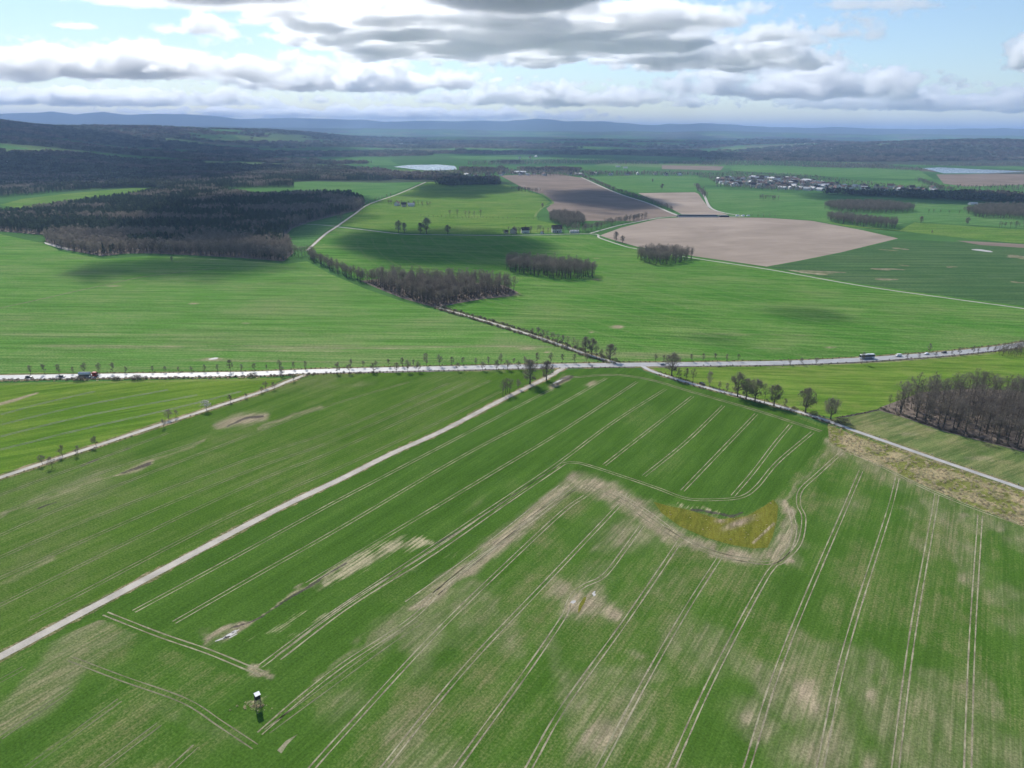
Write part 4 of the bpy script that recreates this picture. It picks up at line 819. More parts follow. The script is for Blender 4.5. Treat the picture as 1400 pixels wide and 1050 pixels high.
rest = np.vstack([Pin[order[cap:]], P[~inside]]); scatter('woodland', on_ground(rest), RNG.uniform(.8, 1.05, len(rest)), W_TALL, 6, 'remaining bare trees deep in the right-hand wood')
# central wood
CWOOD = [(497, 384), (520, 394), (550, 406), (597, 420), (625, 413), (660, 407), (697, 403), (706, 400), (690, 392), (640, 387), (580, 386), (520, 383)]
sheet('wood_floor', [(493, 384), (520, 396), (550, 408), (596, 421), (625, 415), (660, 409), (700, 405), (709, 400), (690, 390), (640, 385.5), (580, 384.5), (520, 381)], .075, M['leaf_litter'])
P = fill(CWOOD, 5.6); q = PX(P); d_edge = np.min([seg_d(q, CWOOD[i], CWOOD[i + 1])[0] for i in range(7)], 0); order = np.argsort(d_edge); cap = 70
for i in order[:cap]: tree_at(*P[i], 'tall', random.uniform(12, 19), 'bare tree on the near edge of the central wood', 'trees at the central wood edge', random.uniform(1, 1.35))
scatter('woodland', on_ground(P[order[cap:]]), RNG.uniform(.68, 1.15, len(P) - cap), W_TALL, 6, 'bare trees filling the central wood')
belt = spline(G([(422, 351), (440, 361), (462, 372), (485, 381), (505, 388)]), 3.5); belt = np.vstack([belt + RNG.normal(0, 3.0, belt.shape), belt + RNG.normal(0, 3.5, belt.shape)]); scatter('tree_belt', on_ground(belt), RNG.uniform(.55, .9, len(belt)), W_TALL, 6, 'belt of bare trees along the lane running into the central wood')
for nm, poly, sp, s0, s1, lb in [('copse', [(688, 368), (700, 373), (740, 379), (775, 382.5), (812, 380.5), (816, 375), (790, 369), (760, 365), (700, 361), (690, 363)], 5.6, .82, 1.08, 'long copse of bare trees in the green field'), ('copse', [(870, 356), (885, 361), (905, 363), (935, 359), (952, 352.5), (920, 350), (890, 348), (873, 350)], 5.6, .75, 1.05, 'small copse of bare trees beside the ploughed field'),
                                 ('copse', [(1127, 299), (1140, 305.5), (1180, 310), (1224, 313), (1226, 308), (1180, 303), (1150, 299)], 6.5, .75, 1.0, 'row-like copse at the corner of the ploughed field'), ('copse', [(1126, 285), (1150, 290.5), (1200, 292), (1242, 291), (1252, 289), (1235, 284), (1200, 280.5), (1150, 280), (1132, 282)], 7, .75, 1.0, 'oval copse in the far pasture'),
                                 ('copse', [(1316, 291), (1335, 297.5), (1380, 300), (1470, 303), (1560, 305), (1560, 292), (1470, 288), (1400, 285), (1340, 285)], 7.5, .75, 1.0, 'broad copse at the right of the pasture'), ('copse', [(750, 303), (770, 311), (800, 309), (795, 299), (770, 295), (753, 296)], 6, .7, 1.0, 'tree clump behind the farm'),
                                 ('copse', [(1, 333), (2, 334), (3, 333)], 9, .7, 1, ''), ('copse', [(1355, 484), (1370, 487), (1400, 490), (1470, 495), (1470, 470), (1400, 473), (1372, 477)], 3.4, .26, .42, 'dark thicket beside the curving main road')]:
    P = fill(poly, sp)
    if len(P) < 4: continue
    scatter(nm, on_ground(P), RNG.uniform(s0, s1, len(P)), W_TALL, 6, lb)
def row(px, sp, s0, s1, lb, jit_=1.5, col=None, n=6, name='tree_row', k=1):
    L = np.vstack([(lambda Q: Q + RNG.normal(0, jit_, Q.shape))(spline(G(px), sp)) for _ in range(k)]); return scatter(name, on_ground(L), RNG.uniform(s0, s1, len(L)), col or W_TALL, n, lb)
row([(796, 242), (840, 261), (885, 276), (918, 289)], 8, .45, .75, 'row of trees along the avenue between the ploughed fields', 2.5, k=2); row([(770, 312), (800, 316), (840, 307), (862, 303), (880, 299)], 7, .55, .85, 'trees along the farm lane', 5, k=3)
row([(690, 320), (720, 318), (760, 319), (800, 318)], 9, .45, .75, 'trees round the farmstead', 6, k=2); row([(575, 297), (620, 298.5), (660, 299), (735, 300)], 8, .2, .34, 'low hedge across the lime field', 1.5); row([(615, 296), (640, 297), (655, 297)], 11, .7, .9, 'group of trees in the hedge', 4)
row([(533, 279), (560, 281), (583, 282)], 8, .4, .7, 'trees round the far farmhouse', 6, k=3); row([(952, 255), (957, 262), (964, 270)], 8, .5, .8, 'trees at the village end of the lane', 4, k=2); row([(1028, 297), (1060, 297.5)], 9, .35, .5, 'short tree row at the edge of the ploughed field', 1); row([(1040, 273), (1048, 272), (1062, 274)], 7, .5, .8, 'tree group in the far field', 5, k=2)
row([(1365, 311), (1385, 311.5), (1420, 312)], 9, .5, .8, 'trees at the edge of the right pasture', 4, k=2); row([(1270, 291), (1310, 293)], 10, .4, .6, 'sparse trees by the right copse', 4); row([(1255, 248), (1300, 262), (1380, 266)], 9, .6, .9, 'trees by the dark far field', 8, k=2); row([(627, 247), (655, 249), (682, 252)], 7, .7, .9, 'dark wood by the far ploughed field', 9, k=4); row([(705, 260), (735, 264)], 7, .6, .8, 'small wood at the tip of the ploughed field', 6, k=3); row([(730, 239), (748, 240)], 7, .5, .8, 'tree clump on the ploughed field', 5, k=2)
row([(462, 303), (470, 297)], 9, .5, .8, 'trees by the lane bend', 3); row([(535, 268), (505, 278), (480, 292)], 12, .3, .5, 'small trees by the far lane', 3)

# forests
for t in range(3): pass
PINE = [joined('pine', [(lambda t, m: (t[0].materials.append(M['bark']), t[1].materials.append(m), list(t))[2])(gen_conifer(60 + s, 17 - 1.2 * (s % 3), 5.2, s % 2 == 0), M['needle2'] if s % 2 == 0 else M['needle'])[i] for i in (0, 1)]) for s in range(4)]
DEC = []
for s in range(3):
    t = gen_tree(70 + s, 16, 4.5, 3.6, .28, 8, 4, 4, 6, .16, 1.4, rise=.75); t[0].materials.append(M['bark']); t[1].materials.append(M['twig_pale' if s == 0 else 'twig']); DEC.append(joined('forest_tree', t[:2]))
FOREST = proto_col('forest', PINE + DEC)     # 0-3 conifers, 4-6 bare deciduous
F1 = [(0, 316), (62, 321), (62, 329.5), (85, 340.5), (140, 350), (170, 346.5), (200, 346), (260, 348.5), (330, 352.5), (388, 357), (402, 345), (388, 324), (400, 312), (425, 303), (490, 287), (500, 277), (480, 268), (440, 267), (350, 270), (300, 263), (250, 262), (215, 263), (190, 269), (100, 282), (50, 290), (-40, 300), (-300, 330), (-300, 345), (-60, 325)]
F2 = [(-300, 275), (0, 270), (50, 266), (130, 258), (215, 256.5), (250, 261), (300, 259), (345, 257), (402, 256), (400, 249), (430, 247), (520, 248), (540, 243), (500, 240), (400, 236), (300, 243), (200, 244), (100, 242), (0, 246), (-300, 250)]
holes = [[(262, 262), (330, 258.5), (402, 257), (440, 266), (380, 265), (300, 262.5)]]
for poly, sp, lb in ((F1, 6.3, 'dark mixed forest on the far side of the green field'), (F2, 8.0, 'second belt of dark forest behind the lit pasture')):
    P = fill(poly, sp, holes=holes); q = PX(P)
    dec = fbm(P[:, 0] / 90, P[:, 1] / 90, 101) + .30 * np.exp(-((q[:, 0] - 120) / 75) ** 2 - ((q[:, 1] - 334) / 14) ** 2) + .22 * smooth(330, 350, q[:, 1]) + .12 * smooth(330, 450, q[:, 0]) * (q[:, 1] > 262)
    ix = np.where(dec + RNG.normal(0, .04, len(P)) > .60, RNG.integers(4, 7, len(P)), RNG.integers(0, 4, len(P)))
    scatter('forest', on_ground(P), RNG.uniform(.72, 1.12, len(P)), FOREST, 7, lb, ix=ix)
sheet('forest_floor', [(p[0], p[1] + .3) for p in F1], .085, M['leaf_litter'])
row([(352, 352), (372, 354), (392, 356)], 3, .4, .6, 'pale bare scrub along the forest edge', 4, FOREST, 7, k=2)
# far woods: canopy tufts on the terrain where the land use says wood
CL = [gen_clump(80 + s, 34, 16, 190, 2.6) for s in range(6)]
for i, c in enumerate(CL): c.materials.append(M['far_wood'] if i < 3 else M['far_bare'])
CLUMP = proto_col('canopy', CL)
pts = []
for D in np.exp(np.arange(math.log(2350), math.log(10500), .0075)):
    n = int(D * rad(84) / max(24, .0062 * D)); a = np.radians(RNG.uniform(-42, 42, n)); d = D * np.exp(RNG.uniform(-.5, .5, n) * .0075); pts.append(np.stack([d * np.sin(a), d * np.cos(a)], 1))
P = np.vstack(pts); w, _ = far_landuse(P[:, 0], P[:, 1]); q = PX(P)
k = (w > .48)
CLEAR = [[(683, 236), (760, 234), (960, 236), (1000, 222), (1420, 222), (1420, 262), (683, 262)], [(530, 222), (630, 222), (630, 236), (530, 236)], [(0, 262), (0, 290), (230, 270), (215, 255)], [(1250, 224), (1600, 224), (1600, 256), (1250, 256)], [(240, 268), (240, 246), (600, 246), (600, 268)]]
for c in CLEAR: k &= ~in_poly(q, c)
P = P[k]; scatter('far_woods', on_ground(P), RNG.uniform(.75, 1.25, len(P)), CLUMP, 6, 'far woods spread over the plain and hills', ix=np.where(fbm(P[:, 0] / 400, P[:, 1] / 300, 141) + RNG.normal(0, .05, len(P)) > .54, RNG.integers(3, 6, len(P)), RNG.integers(0, 3, len(P))))
# tree cover round the villages and along the valley
vt = np.vstack([fill([(560, 240), (600, 236), (700, 234), (800, 236), (955, 238), (1010, 236), (1100, 240), (1240, 256), (1290, 256), (1290, 262), (1200, 263), (1100, 261), (1000, 256), (950, 241), (860, 240), (790, 242), (690, 240), (600, 246)], 17), fill([(970, 243), (1100, 243), (1140, 258), (1060, 262), (980, 256)], 15)])
scatter('village_trees', on_ground(vt), np.where(PX(vt)[:, 0] < 960, RNG.uniform(.6, .95, len(vt)), RNG.uniform(.38, .65, len(vt))), FOREST, 7, 'garden trees among the village houses', ix=np.where(RNG.random(len(vt)) < .25, RNG.integers(0, 4, len(vt)), RNG.integers(4, 7, len(vt))))
for poly, lb in [([(640, 222), (760, 219), (900, 222), (900, 226), (760, 225), (640, 227)], 'wood belt across the middle of the plain'), ([(620, 211), (720, 208), (760, 210), (700, 213)], 'far wood strip on the plain'), ([(905, 224), (990, 219), (1110, 222), (1200, 226), (1260, 231), (1260, 235), (1180, 231), (1060, 228), (960, 227)], 'belt of woodland behind the village'), ([(1240, 256), (1300, 258), (1400, 262), (1500, 262), (1500, 256), (1400, 255), (1300, 257)], 'trees along the dark far field'), ([(520, 238), (560, 236), (640, 233.5), (720, 234), (720, 238), (600, 240), (540, 243)], 'trees along the lake shore'), ([(1250, 227), (1290, 226), (1420, 224), (1500, 225), (1500, 227), (1400, 227), (1290, 228)], 'shore wood behind the right lake')]:
    P = fill(poly, 20); scatter('shore_wood', on_ground(P), RNG.uniform(.45, .8, len(P)), FOREST, 7, lb, ix=np.where(RNG.random(len(P)) < .2, RNG.integers(0, 4, len(P)), RNG.integers(4, 7, len(P))))

# verge scrub, tufts and thickets
TUFT = [gen_shrub(90 + s, 1.6, .8, 120, .12) for s in range(3)]
for t in TUFT: t.materials.append(M['tuft'])
SCR = proto_col('scrub', SHRUB); TUF = proto_col('tuft', TUFT)
def along(px, sp, off, spread, lim=None):
    L = spline(G(px), sp); L = offset_line(L, off) + RNG.normal(0, spread, L.shape); return L
P = np.vstack([along(ROAD[:8], 2.2, 7.3, .9), along(ROAD[:7], 3.5, 6.0, .8)]); scatter('verge_scrub', on_ground(P), RNG.uniform(.35, .75, len(P)) , SCR, 3, 'brown scrub along the near verge of the main road')
P = along(ROAD[:7], 1.8, 8.2, 1.1); scatter('verge_tufts', on_ground(P), RNG.uniform(.6, 1.3, len(P)), TUF, 3, 'pale dead grass tufts along the near verge')
P = np.vstack([along(ROAD[12:], 2.6, 6.8, .8), along(ROAD[3:], 3.2, -6.4, .7), along(ROAD[6:12], 3.5, 6.2, .6)]); scatter('verge_scrub', on_ground(P), RNG.uniform(.25, .5, len(P)), SCR, 3, 'low scrub added to darken the road ditches')  # clumps added for the dark shading of the road ditches
P = np.vstack([along(LANE_R[2:9], 1.6, 3.2, .6), along(LANE_R[2:8], 3.0, -3.0, .8)]); scatter('verge_scrub', on_ground(P), RNG.uniform(.25, .55, len(P)), SCR, 3, 'scrub along the asphalt lane')
P = np.vstack([along(LANE_N[1:7], 1.8, -4.5, 1.2), along(LANE_N[1:7], 1.8, 4.2, .8)]); scatter('verge_scrub', on_ground(P), RNG.uniform(.4, 1.1, len(P)), SCR, 3, 'dense scrub along the lane to the central wood')
P = along(LANE_L[1:9], 2.2, -3.1, .5); scatter('verge_scrub', on_ground(P), RNG.uniform(.18, .34, len(P)), SCR, 3, 'low dark growth along the concrete lane')
P = fill(RWOOD, 2.8); P = P[RNG.random(len(P)) < .45]; scatter('undergrowth', on_ground(P), RNG.uniform(.3, .7, len(P)), SCR, 3, 'brown undergrowth in the right-hand wood')
e = along(RWOOD[:7], 1.0, -.6, .7); scatter('undergrowth', on_ground(e), RNG.uniform(.4, .8, len(e)), SCR, 3, 'dark bramble fringe of the right-hand wood')
P = fill(CWOOD, 4); scatter('undergrowth', on_ground(P), RNG.uniform(.4, .9, len(P)), SCR, 3, 'undergrowth in the central wood')
P = fill(SCRUB, 2.0); P = P[RNG.random(len(P)) < .55]; scatter('dead_grass', on_ground(P), RNG.uniform(.4, 1.15, len(P)), TUF, 3, 'pale dead grass tussocks on the scrub strip')
HOL = [(900, 690), (940, 699), (985, 711), (1020, 707), (1057, 685), (1060, 715), (1047, 747), (1000, 743), (940, 724)]
P = fill(HOL, 2.2); P = P[RNG.random(len(P)) < .15]; scatter('rough_grass', on_ground(P), RNG.uniform(.2, .55, len(P)), TUF, 3, 'dead grass tussocks in the wet hollow')
P = along([(1143, 571.5), (1170, 567), (1201, 560.5)], .8, 0, .35); scatter('ditch_scrub', on_ground(P), RNG.uniform(.22, .4, len(P)), SCR, 3, 'dark growth in the meadow ditch')
def shrub_at(px, py, s, label, sx=1.0):
    x, y = g1(px, py); o = link('shrub', random.choice(SHRUB), [], None, None, label, 'shrub', None, (x, y, .03)); o.scale = (s * sx, s, s); return o
shrub_at(110, 520.4, 1.7, 'low brown bush by the ditch opposite the tanker', 1.8); shrub_at(159, 519.6, 1.3, 'small dark bush between the two larger verge bushes', 1.5); shrub_at(188, 519.2, 1.8, 'rounded grey-green bush on the near verge past the tanker', 1.6); shrub_at(345, 515.6, 1.6, 'round bush at the end of the scrubby verge', 1.3)
shrub_at(1085, 560, 1.1, 'reddish bush on the lane between two oaks'); shrub_at(1112, 567, 1.2, 'dark bush at the foot of the single oak', 1.6); shrub_at(1152, 578.5, 1.5, 'dark low bush at the lane end of the ditch', 2.0); shrub_at(960, 527, .9, 'small dark bush beside the parked car')

# ------------------------------------------------------------------ solid shapes for built things
def box_bag(bag, a, b, taper=0):
    k = len(bag.v); x0, y0, z0 = a; x1, y1, z1 = b; t = taper
    bag.v += [Vector(p) for p in [(x0, y0, z0), (x1, y0, z0), (x1, y1, z0), (x0, y1, z0), (x0 + t, y0 + t, z1), (x1 - t, y0 + t, z1), (x1 - t, y1 - t, z1), (x0 + t, y1 - t, z1)]]
    bag.f += [tuple(k + i for i in q) for q in [(0, 3, 2, 1), (4, 5, 6, 7), (0, 1, 5, 4), (1, 2, 6, 5), (2, 3, 7, 6), (3, 0, 4, 7)]]
def part(name, parent, mat, boxes=(), tubes=(), taper=0, bevel=0):
    b = TriBag()
    for a, c in boxes: box_bag(b, a, c, taper)
    for pts, r, n in tubes:
        b.tube(pts, [r] * len(pts), n); k = len(b.v) - n * len(pts); b.f.append(tuple(range(k + n - 1, k - 1, -1))); b.f.append(tuple(range(len(b.v) - n, len(b.v))))
    o = link(name, b.mesh(name), mat, parent)
    if bevel: m = o.modifiers.new('bevel', 'BEVEL'); m.width = bevel; m.segments = 2
    return o
def profile(name, parent, mat, pts, y0, y1, inset=0, bevel=.05):
    """side outline (x,z) extruded across the width"""
    n = len(pts); v = [(x, y0 + (inset if z > pts[0][1] + .7 else 0), z) for x, z in pts] + [(x, y1 - (inset if z > pts[0][1] + .7 else 0), z) for x, z in pts]
    f = [tuple(range(n)), tuple(range(2 * n - 1, n - 1, -1))] + [(i, n + i, n + (i + 1) % n, (i + 1) % n) for i in range(n)]
    f = [tuple(reversed(q)) for q in f]
    o = link(name, mesh(name, v, f), mat, parent)
    if bevel: m = o.modifiers.new('bevel', 'BEVEL'); m.width = bevel; m.segments = 2
    return o
def paint(name, col, rough=.35): return plain_mat(name, col, rough, .5, var=.04, scale=.5)
M.update(red=paint('red_paint', (.42, .03, .02)), white=paint('white_paint', (.78, .78, .77)), silver=plain_mat('tank_steel', (.66, .66, .65), .4, .5, .15, .08), black=paint('black_rubber', (.018, .018, .018), .8), dark=paint('dark_paint', (.03, .032, .038)), glass=paint('tinted_glass', (.015, .018, .022), .08),
         lamp=paint('lamp_glass', (.6, .58, .5), .2), tail=paint('tail_lamp', (.4, .02, .02), .3), grey=paint('grey_paint', (.22, .23, .25)), wood=plain_mat('weathered_timber', (.20, .165, .125), .9, .1, var=.35, scale=2), board=plain_mat('dark_boards', (.055, .048, .042), .9, .1, var=.35, scale=3),
         tin=plain_mat('pale_roof_sheet', (.74, .74, .73), .5, .4, var=.08, scale=2), wall=plain_mat('pale_render', (.72, .69, .63), .9, .1, var=.08), wall2=plain_mat('sand_render', (.55, .46, .36), .9, .1, var=.1), brickw=plain_mat('brick_wall', (.30, .16, .11), .9, .1, var=.2), roof=plain_mat('dark_tiles', (.085, .055, .048), .8, .2, var=.25, scale=.8), roofr=plain_mat('red_tiles', (.15, .085, .066), .8, .2, var=.25, scale=.8), roofg=plain_mat('grey_sheet_roof', (.46, .46, .46), .6, .3, var=.15), sheetb=plain_mat('black_silage_sheet', (.014, .014, .016), .45, .4, var=.3))  # grey sheet roofs lightened in colour to stand in for sun glint
def road_pose(px, lane):
    """place on the main road at that photo column; lane offset to the right of travel along +x"""
    gx = G(ROAD); xs = PX(RL)[:, 0]; i = int(np.argmin(np.abs(xs - px))); t = RL[min(i + 1, len(RL) - 1)] - RL[max(i - 1, 0)]; t /= np.linalg.norm(t); p = RL[i] + np.array([t[1], -t[0]]) * lane
    # slide along to the exact column
    for _ in range(6): p = p + t * (px - PX(p[None])[0, 0]) * m_px(px, 505) * .8
    return (float(p[0]), float(p[1]), .12), math.atan2(t[1], t[0])
def wheel(parent, x, y, r, w):
    o = part('wheel', parent, M['black'], tubes=[([(x, y - w / 2, r), (x, y + w / 2, r)], r, 14)]); part('rim', o, M['silver'], tubes=[([(x, y - w / 2 - .02, r), (x, y + w / 2 + .02, r)], r * .55, 10)]); return o
def car(px, lane, rev, mat, label, van=False, pose=None):
    loc, rz = pose or road_pose(px, lane); t = empty('car' if not van else 'van', loc, rz + (math.pi if rev else 0), label, 'van' if van else 'car')
    L, W = (5.2, 1.95) if van else (4.4, 1.78)
    if van: pts = [(-2.5, .35), (2.5, .35), (2.55, .95), (1.75, 1.15), (1.15, 1.98), (-2.45, 2.02), (-2.52, 1.0)]
    else: pts = [(-2.15, .28), (2.15, .28), (2.18, .72), (1.05, .93), (.35, 1.42), (-1.25, 1.44), (-1.95, .98), (-2.2, .85)]
    profile('body', t, mat, pts, -W / 2, W / 2, .12, .08)
    zw = 1.25 if van else .98; zt = 1.85 if van else 1.36
    part('windscreen', t, M['glass'], [((.55 if not van else 1.25, -W * .40, zw), (.75 if not van else 1.60, W * .40, zt - .1))]); part('rear_window', t, M['glass'], [((-1.78 if not van else -2.52, -W * .38, zw + .1), (-1.5 if not van else -2.44, W * .38, zt - .06))])
    for s in (-1, 1): part('side_window', t, M['glass'], [((-1.25 if not van else .2, s * (W / 2 - .105) - .02, zw), (.45 if not van else 1.2, s * (W / 2 - .105) + .02, zt - .02))]); part('headlight', t, M['lamp'], [((L / 2 - .08, s * W * .36 - .16, .58), (L / 2 + .02, s * W * .36 + .16, .72))]); part('tail_light', t, M['tail'], [((-L / 2 - .02, s * W * .38 - .12, .68), (-L / 2 + .06, s * W * .38 + .12, .82))])
    for x in (-L * .30, L * .31):
        for s in (-1, 1): wheel(t, x, s * (W / 2 - .12), .32, .22)
    return t
# tanker lorry
loc, rz = road_pose(121, 1.9); tk = empty('tanker_truck', loc, rz, 'tanker lorry with red cab and silver tank on the main road', 'truck')
tank = part('tank', tk, M['silver'], tubes=[([(-6.6, 0, 2.35), (-6.3, 0, 2.35)], .9, 20)])
b = TriBag(); xs = [-6.5, -6.3, -3.9, -3.85, -1.4, -1.35, 1.9, 2.15]; rr = [.75, 1.18, 1.2, 1.24, 1.24, 1.2, 1.2, .75]; b.tube([(x, 0, 2.45) for x in xs], rr, 24); b.f += [tuple(range(23, -1, -1)), tuple(range(len(b.v) - 24, len(b.v)))]; tank.data = b.mesh('tank'); tank.data.materials.append(M['silver'])
for x in (-5.2, -2.6, 0, 1.3): part('hatch', tank, M['grey'], tubes=[([(x, 0, 3.6), (x, 0, 3.82)], .3, 10)])
part('walkway', tank, M['grey'], [((-6.2, -.3, 3.66), (1.8, .3, 3.70))]); part('chassis', tk, M['dark'], [((-6.5, -.5, .75), (5.9, .5, 1.15)), ((-6.45, -1.15, 1.0), (1.5, 1.15, 1.3))]); part('side_guard', tk, M['grey'], [((-3.2, -1.2, .5), (1.2, -1.12, 1.0)), ((-3.2, 1.12, .5), (1.2, 1.2, 1.0))]); part('rear_bumper', tk, M['tail'], [((-6.7, -1.15, .6), (-6.55, 1.15, .9))])
cab = profile('cab', tk, M['red'], [(3.2, .6), (6.2, .6), (6.25, 1.6), (6.05, 3.1), (5.4, 3.55), (3.3, 3.6)], -1.23, 1.23, .05, .12)
part('windscreen', cab, M['glass'], [((6.08, -1.1, 1.9), (6.22, 1.1, 2.85))]); part('bumper', cab, M['dark'], [((6.15, -1.22, .35), (6.42, 1.22, .9))]); part('grille', cab, M['dark'], [((6.2, -.8, 1.0), (6.3, .8, 1.6))])
for s in (-1, 1): part('side_window', cab, M['glass'], [((4.6, s * 1.2 - .03, 1.9), (5.8, s * 1.2 + .03, 2.75))]); part('mirror', cab, M['dark'], [((5.9, s * 1.4 - .12, 1.9), (6.05, s * 1.4 + .12, 2.6))]); part('headlight', cab, M['lamp'], [((6.2, s * .95 - .2, .95), (6.34, s * .95 + .2, 1.2))])
for x in (5.1, 2.4, -3.6, -4.8, -6.0):
    for s in (-1, 1): wheel(tk, x, s * 1.05, .5, .32)
# coach
loc, rz = road_pose(1185, -1.9); co = empty('coach', loc, rz + math.pi, 'white coach with dark windows driving on the main road curve', 'coach')
profile('body', co, M['white'], [(-6.2, .45), (6.1, .45), (6.25, 1.3), (6.0, 3.2), (5.7, 3.55), (-6.0, 3.6), (-6.25, 3.2)], -1.27, 1.27, .03, .1)
part('windscreen', co, M['glass'], [((6.02, -1.12, 1.4), (6.24, 1.12, 3.1))]); part('rear_window', co, M['glass'], [((-6.3, -1.0, 2.0), (-6.16, 1.0, 3.1))]); part('roof_unit', co, M['white'], [((-2, -.8, 3.58), (1, .8, 3.82))])
for s in (-1, 1):
    for i in range(7): part('side_window', co, M['glass'], [((-5.9 + i * 1.68, s * 1.255 - .03, 1.55), (-4.3 + i * 1.68, s * 1.255 + .03, 3.05))])
    part('luggage_panel', co, M['grey'], [((-3.6, s * 1.262 - .03, .5), (3.3, s * 1.262 + .03, 1.25))]); part('headlight', co, M['lamp'], [((6.1, s * .9 - .2, .7), (6.28, s * .9 + .2, .95))]); part('mirror', co, M['dark'], [((6.1, s * 1.4 - .1, 2.5), (6.3, s * 1.4 + .1, 3.1))])
for x in (4.1, -3.7, -5.0):
    for s in (-1, 1): wheel(co, x, s * 1.08, .5, .3)
car(1228, -1.9, True, M['white'], 'white van following the coach on the main road', van=True); car(1266.5, -1.8, True, M['white'], 'white car behind the white van on the main road'); car(1290.5, -1.8, True, M['dark'], 'dark car behind the white car on the curving main road')
car(85, 1.8, False, M['dark'], 'dark car just behind the tanker lorry'); car(39.5, 1.8, False, M['dark'], 'dark car farther behind the tanker lorry'); car(906, 1.6, False, M['grey'], 'grey car passing behind the large oak at the crossing')
x, y = g1(960, 525.5); car(0, 0, False, M['dark'], 'dark car parked beside the asphalt lane near the birch', pose=((x, y, .06), rad(-50)))

# hunting stand in the near field
x, y = g1(353.5, 965.5); hs = empty('hunting_stand', (x, y, .05), rad(38), 'tall wooden hunting stand with pale roof in the near field', 'hunting stand'); hs.scale = (.78, .78, .95)
for sx in (-1, 1):
    for sy in (-1, 1): part('leg', hs, M['wood'], tubes=[([(sx * 1.35, sy * 1.35, -.25), (sx * .8, sy * .8, 3.3)], .085, 8)])
for k in range(4):
    a = [(-1, -1), (1, -1), (1, 1), (-1, 1)]; p, q = a[k], a[(k + 1) % 4]; part('brace', hs, M['wood'], tubes=[([(p[0] * 1.28, p[1] * 1.28, .4), (q[0] * .86, q[1] * .86, 2.9)], .05, 6)]); part('brace', hs, M['wood'], tubes=[([(q[0] * 1.28, q[1] * 1.28, .4), (p[0] * .86, p[1] * .86, 2.9)], .05, 6)]); part('crossbar', hs, M['wood'], tubes=[([(p[0] * 1.08, p[1] * 1.08, 1.7), (q[0] * 1.08, q[1] * 1.08, 1.7)], .05, 6)])
part('platform', hs, M['wood'], [((-1.1, -1.1, 3.22), (1.1, 1.1, 3.34))])
cb = part('cabin', hs, M['board'], [((-.95, -.95, 3.34), (.95, .95, 3.345))])
for k in range(4):
    for i in range(6):     # boards of each side, with a window slot left open
        u = -.95 + i * 1.9 / 6; z1 = 4.25
        def bb(u0, u1, z0, z1_):
            if k == 0: return ((u0, -.98, z0), (u1 - .015, -.94, z1_))
            if k == 1: return ((u0, .94, z0), (u1 - .015, .98, z1_))
            if k == 2: return ((-.98, u0, z0), (-.94, u1 - .015, z1_))
            return ((.94, u0, z0), (.98, u1 - .015, z1_))
        if i in (0, 5): part('board', cb, M['board'], [bb(u, u + 1.9 / 6, 3.35, 5.25)])
        else: part('board', cb, M['board'], [bb(u, u + 1.9 / 6, 3.35, z1)]); part('board', cb, M['board'], [bb(u, u + 1.9 / 6, 4.8, 5.25)])
b = TriBag(); box_bag(b, (-1.08, -1.08, 5.25), (1.08, 1.08, 5.33)); o = link('roof', b.mesh('roof'), M['tin'], hs); o.rotation_euler = (rad(5), 0, 0)
for i in range(5): part('roof_batten', o, M['tin'], [((-1.05 + i * .5, -1.08, 5.33), (-.99 + i * .5, 1.08, 5.36))])
ld = part('ladder', hs, M['wood'], tubes=[([(-.28, -2.5, -.2), (-.28, -1.0, 3.6)], .045, 6), ([(.28, -2.5, -.2), (.28, -1.0, 3.6)], .045, 6)])
for i in range(9): z = .25 + i * .36; yy = -2.5 + 1.5 * (z + .2) / 3.8; part('rung', ld, M['wood'], tubes=[([(-.28, yy, z), (.28, yy, z)], .03, 6)])
P = np.array([(x, y)]) + RNG.normal(0, 1, (45, 2)) * np.array([2.8, 1.2]); scatter('dead_grass', on_ground(P), RNG.uniform(.2, .5, len(P)), TUF, 3, 'pale dead grass round the foot of the hunting stand')
for i, (px, py) in enumerate([(1202, 598), (1274, 622.5), (1299, 631), (1328, 641), (1356, 650.5), (1392, 663)]):
    x, y = g1(px, py); o = empty('marker_post', (x, y, .05), 0, 'short dark marker post on the meadow edge of the asphalt lane', 'post', 'marker posts along the lane'); part('post', o, M['dark'], [((-.09, -.09, -.2), (.09, .09, 1.15))], taper=.01); part('reflector', o, M['white'], [((-.1, -.1, .8), (.1, .1, .98))])

# ------------------------------------------------------------------ houses
def house_mesh(L, W, h, r, wm, rm):
    b = TriBag(); v = [(-L / 2, -W / 2, -.5), (L / 2, -W / 2, -.5), (L / 2, W / 2, -.5), (-L / 2, W / 2, -.5), (-L / 2, -W / 2, h), (L / 2, -W / 2, h), (L / 2, W / 2, h), (-L / 2, W / 2, h), (-L / 2, 0, h + r), (L / 2, 0, h + r)]
    f = [(0, 1, 5, 4), (2, 3, 7, 6), (1, 2, 6, 9, 5), (3, 0, 4, 8, 7)]
    w = mesh('wall', v, f); w.materials.append(wm); e = .5; t = .18; s = r / (W / 2)
    rv = []
    for sg in (-1, 1):
        rv += [(-L / 2 - e, sg * (W / 2 + e), h - e * s), (L / 2 + e, sg * (W / 2 + e), h - e * s), (L / 2 + e, 0, h + r + .02), (-L / 2 - e, 0, h + r + .02)]; rv += [(a, b_, c + t) for a, b_, c in rv[-4:]]
    rf = []
    for k in (0, 8): rf += [(k, k + 1, k + 2, k + 3), (k + 4, k + 5, k + 6, k + 7), (k, k + 1, k + 5, k + 4), (k + 1, k + 2, k + 6, k + 5), (k + 2, k + 3, k + 7, k + 6), (k + 3, k, k + 4, k + 7)]
    rm_ = mesh('roof', rv, rf); rm_.materials.append(rm); return w, rm_
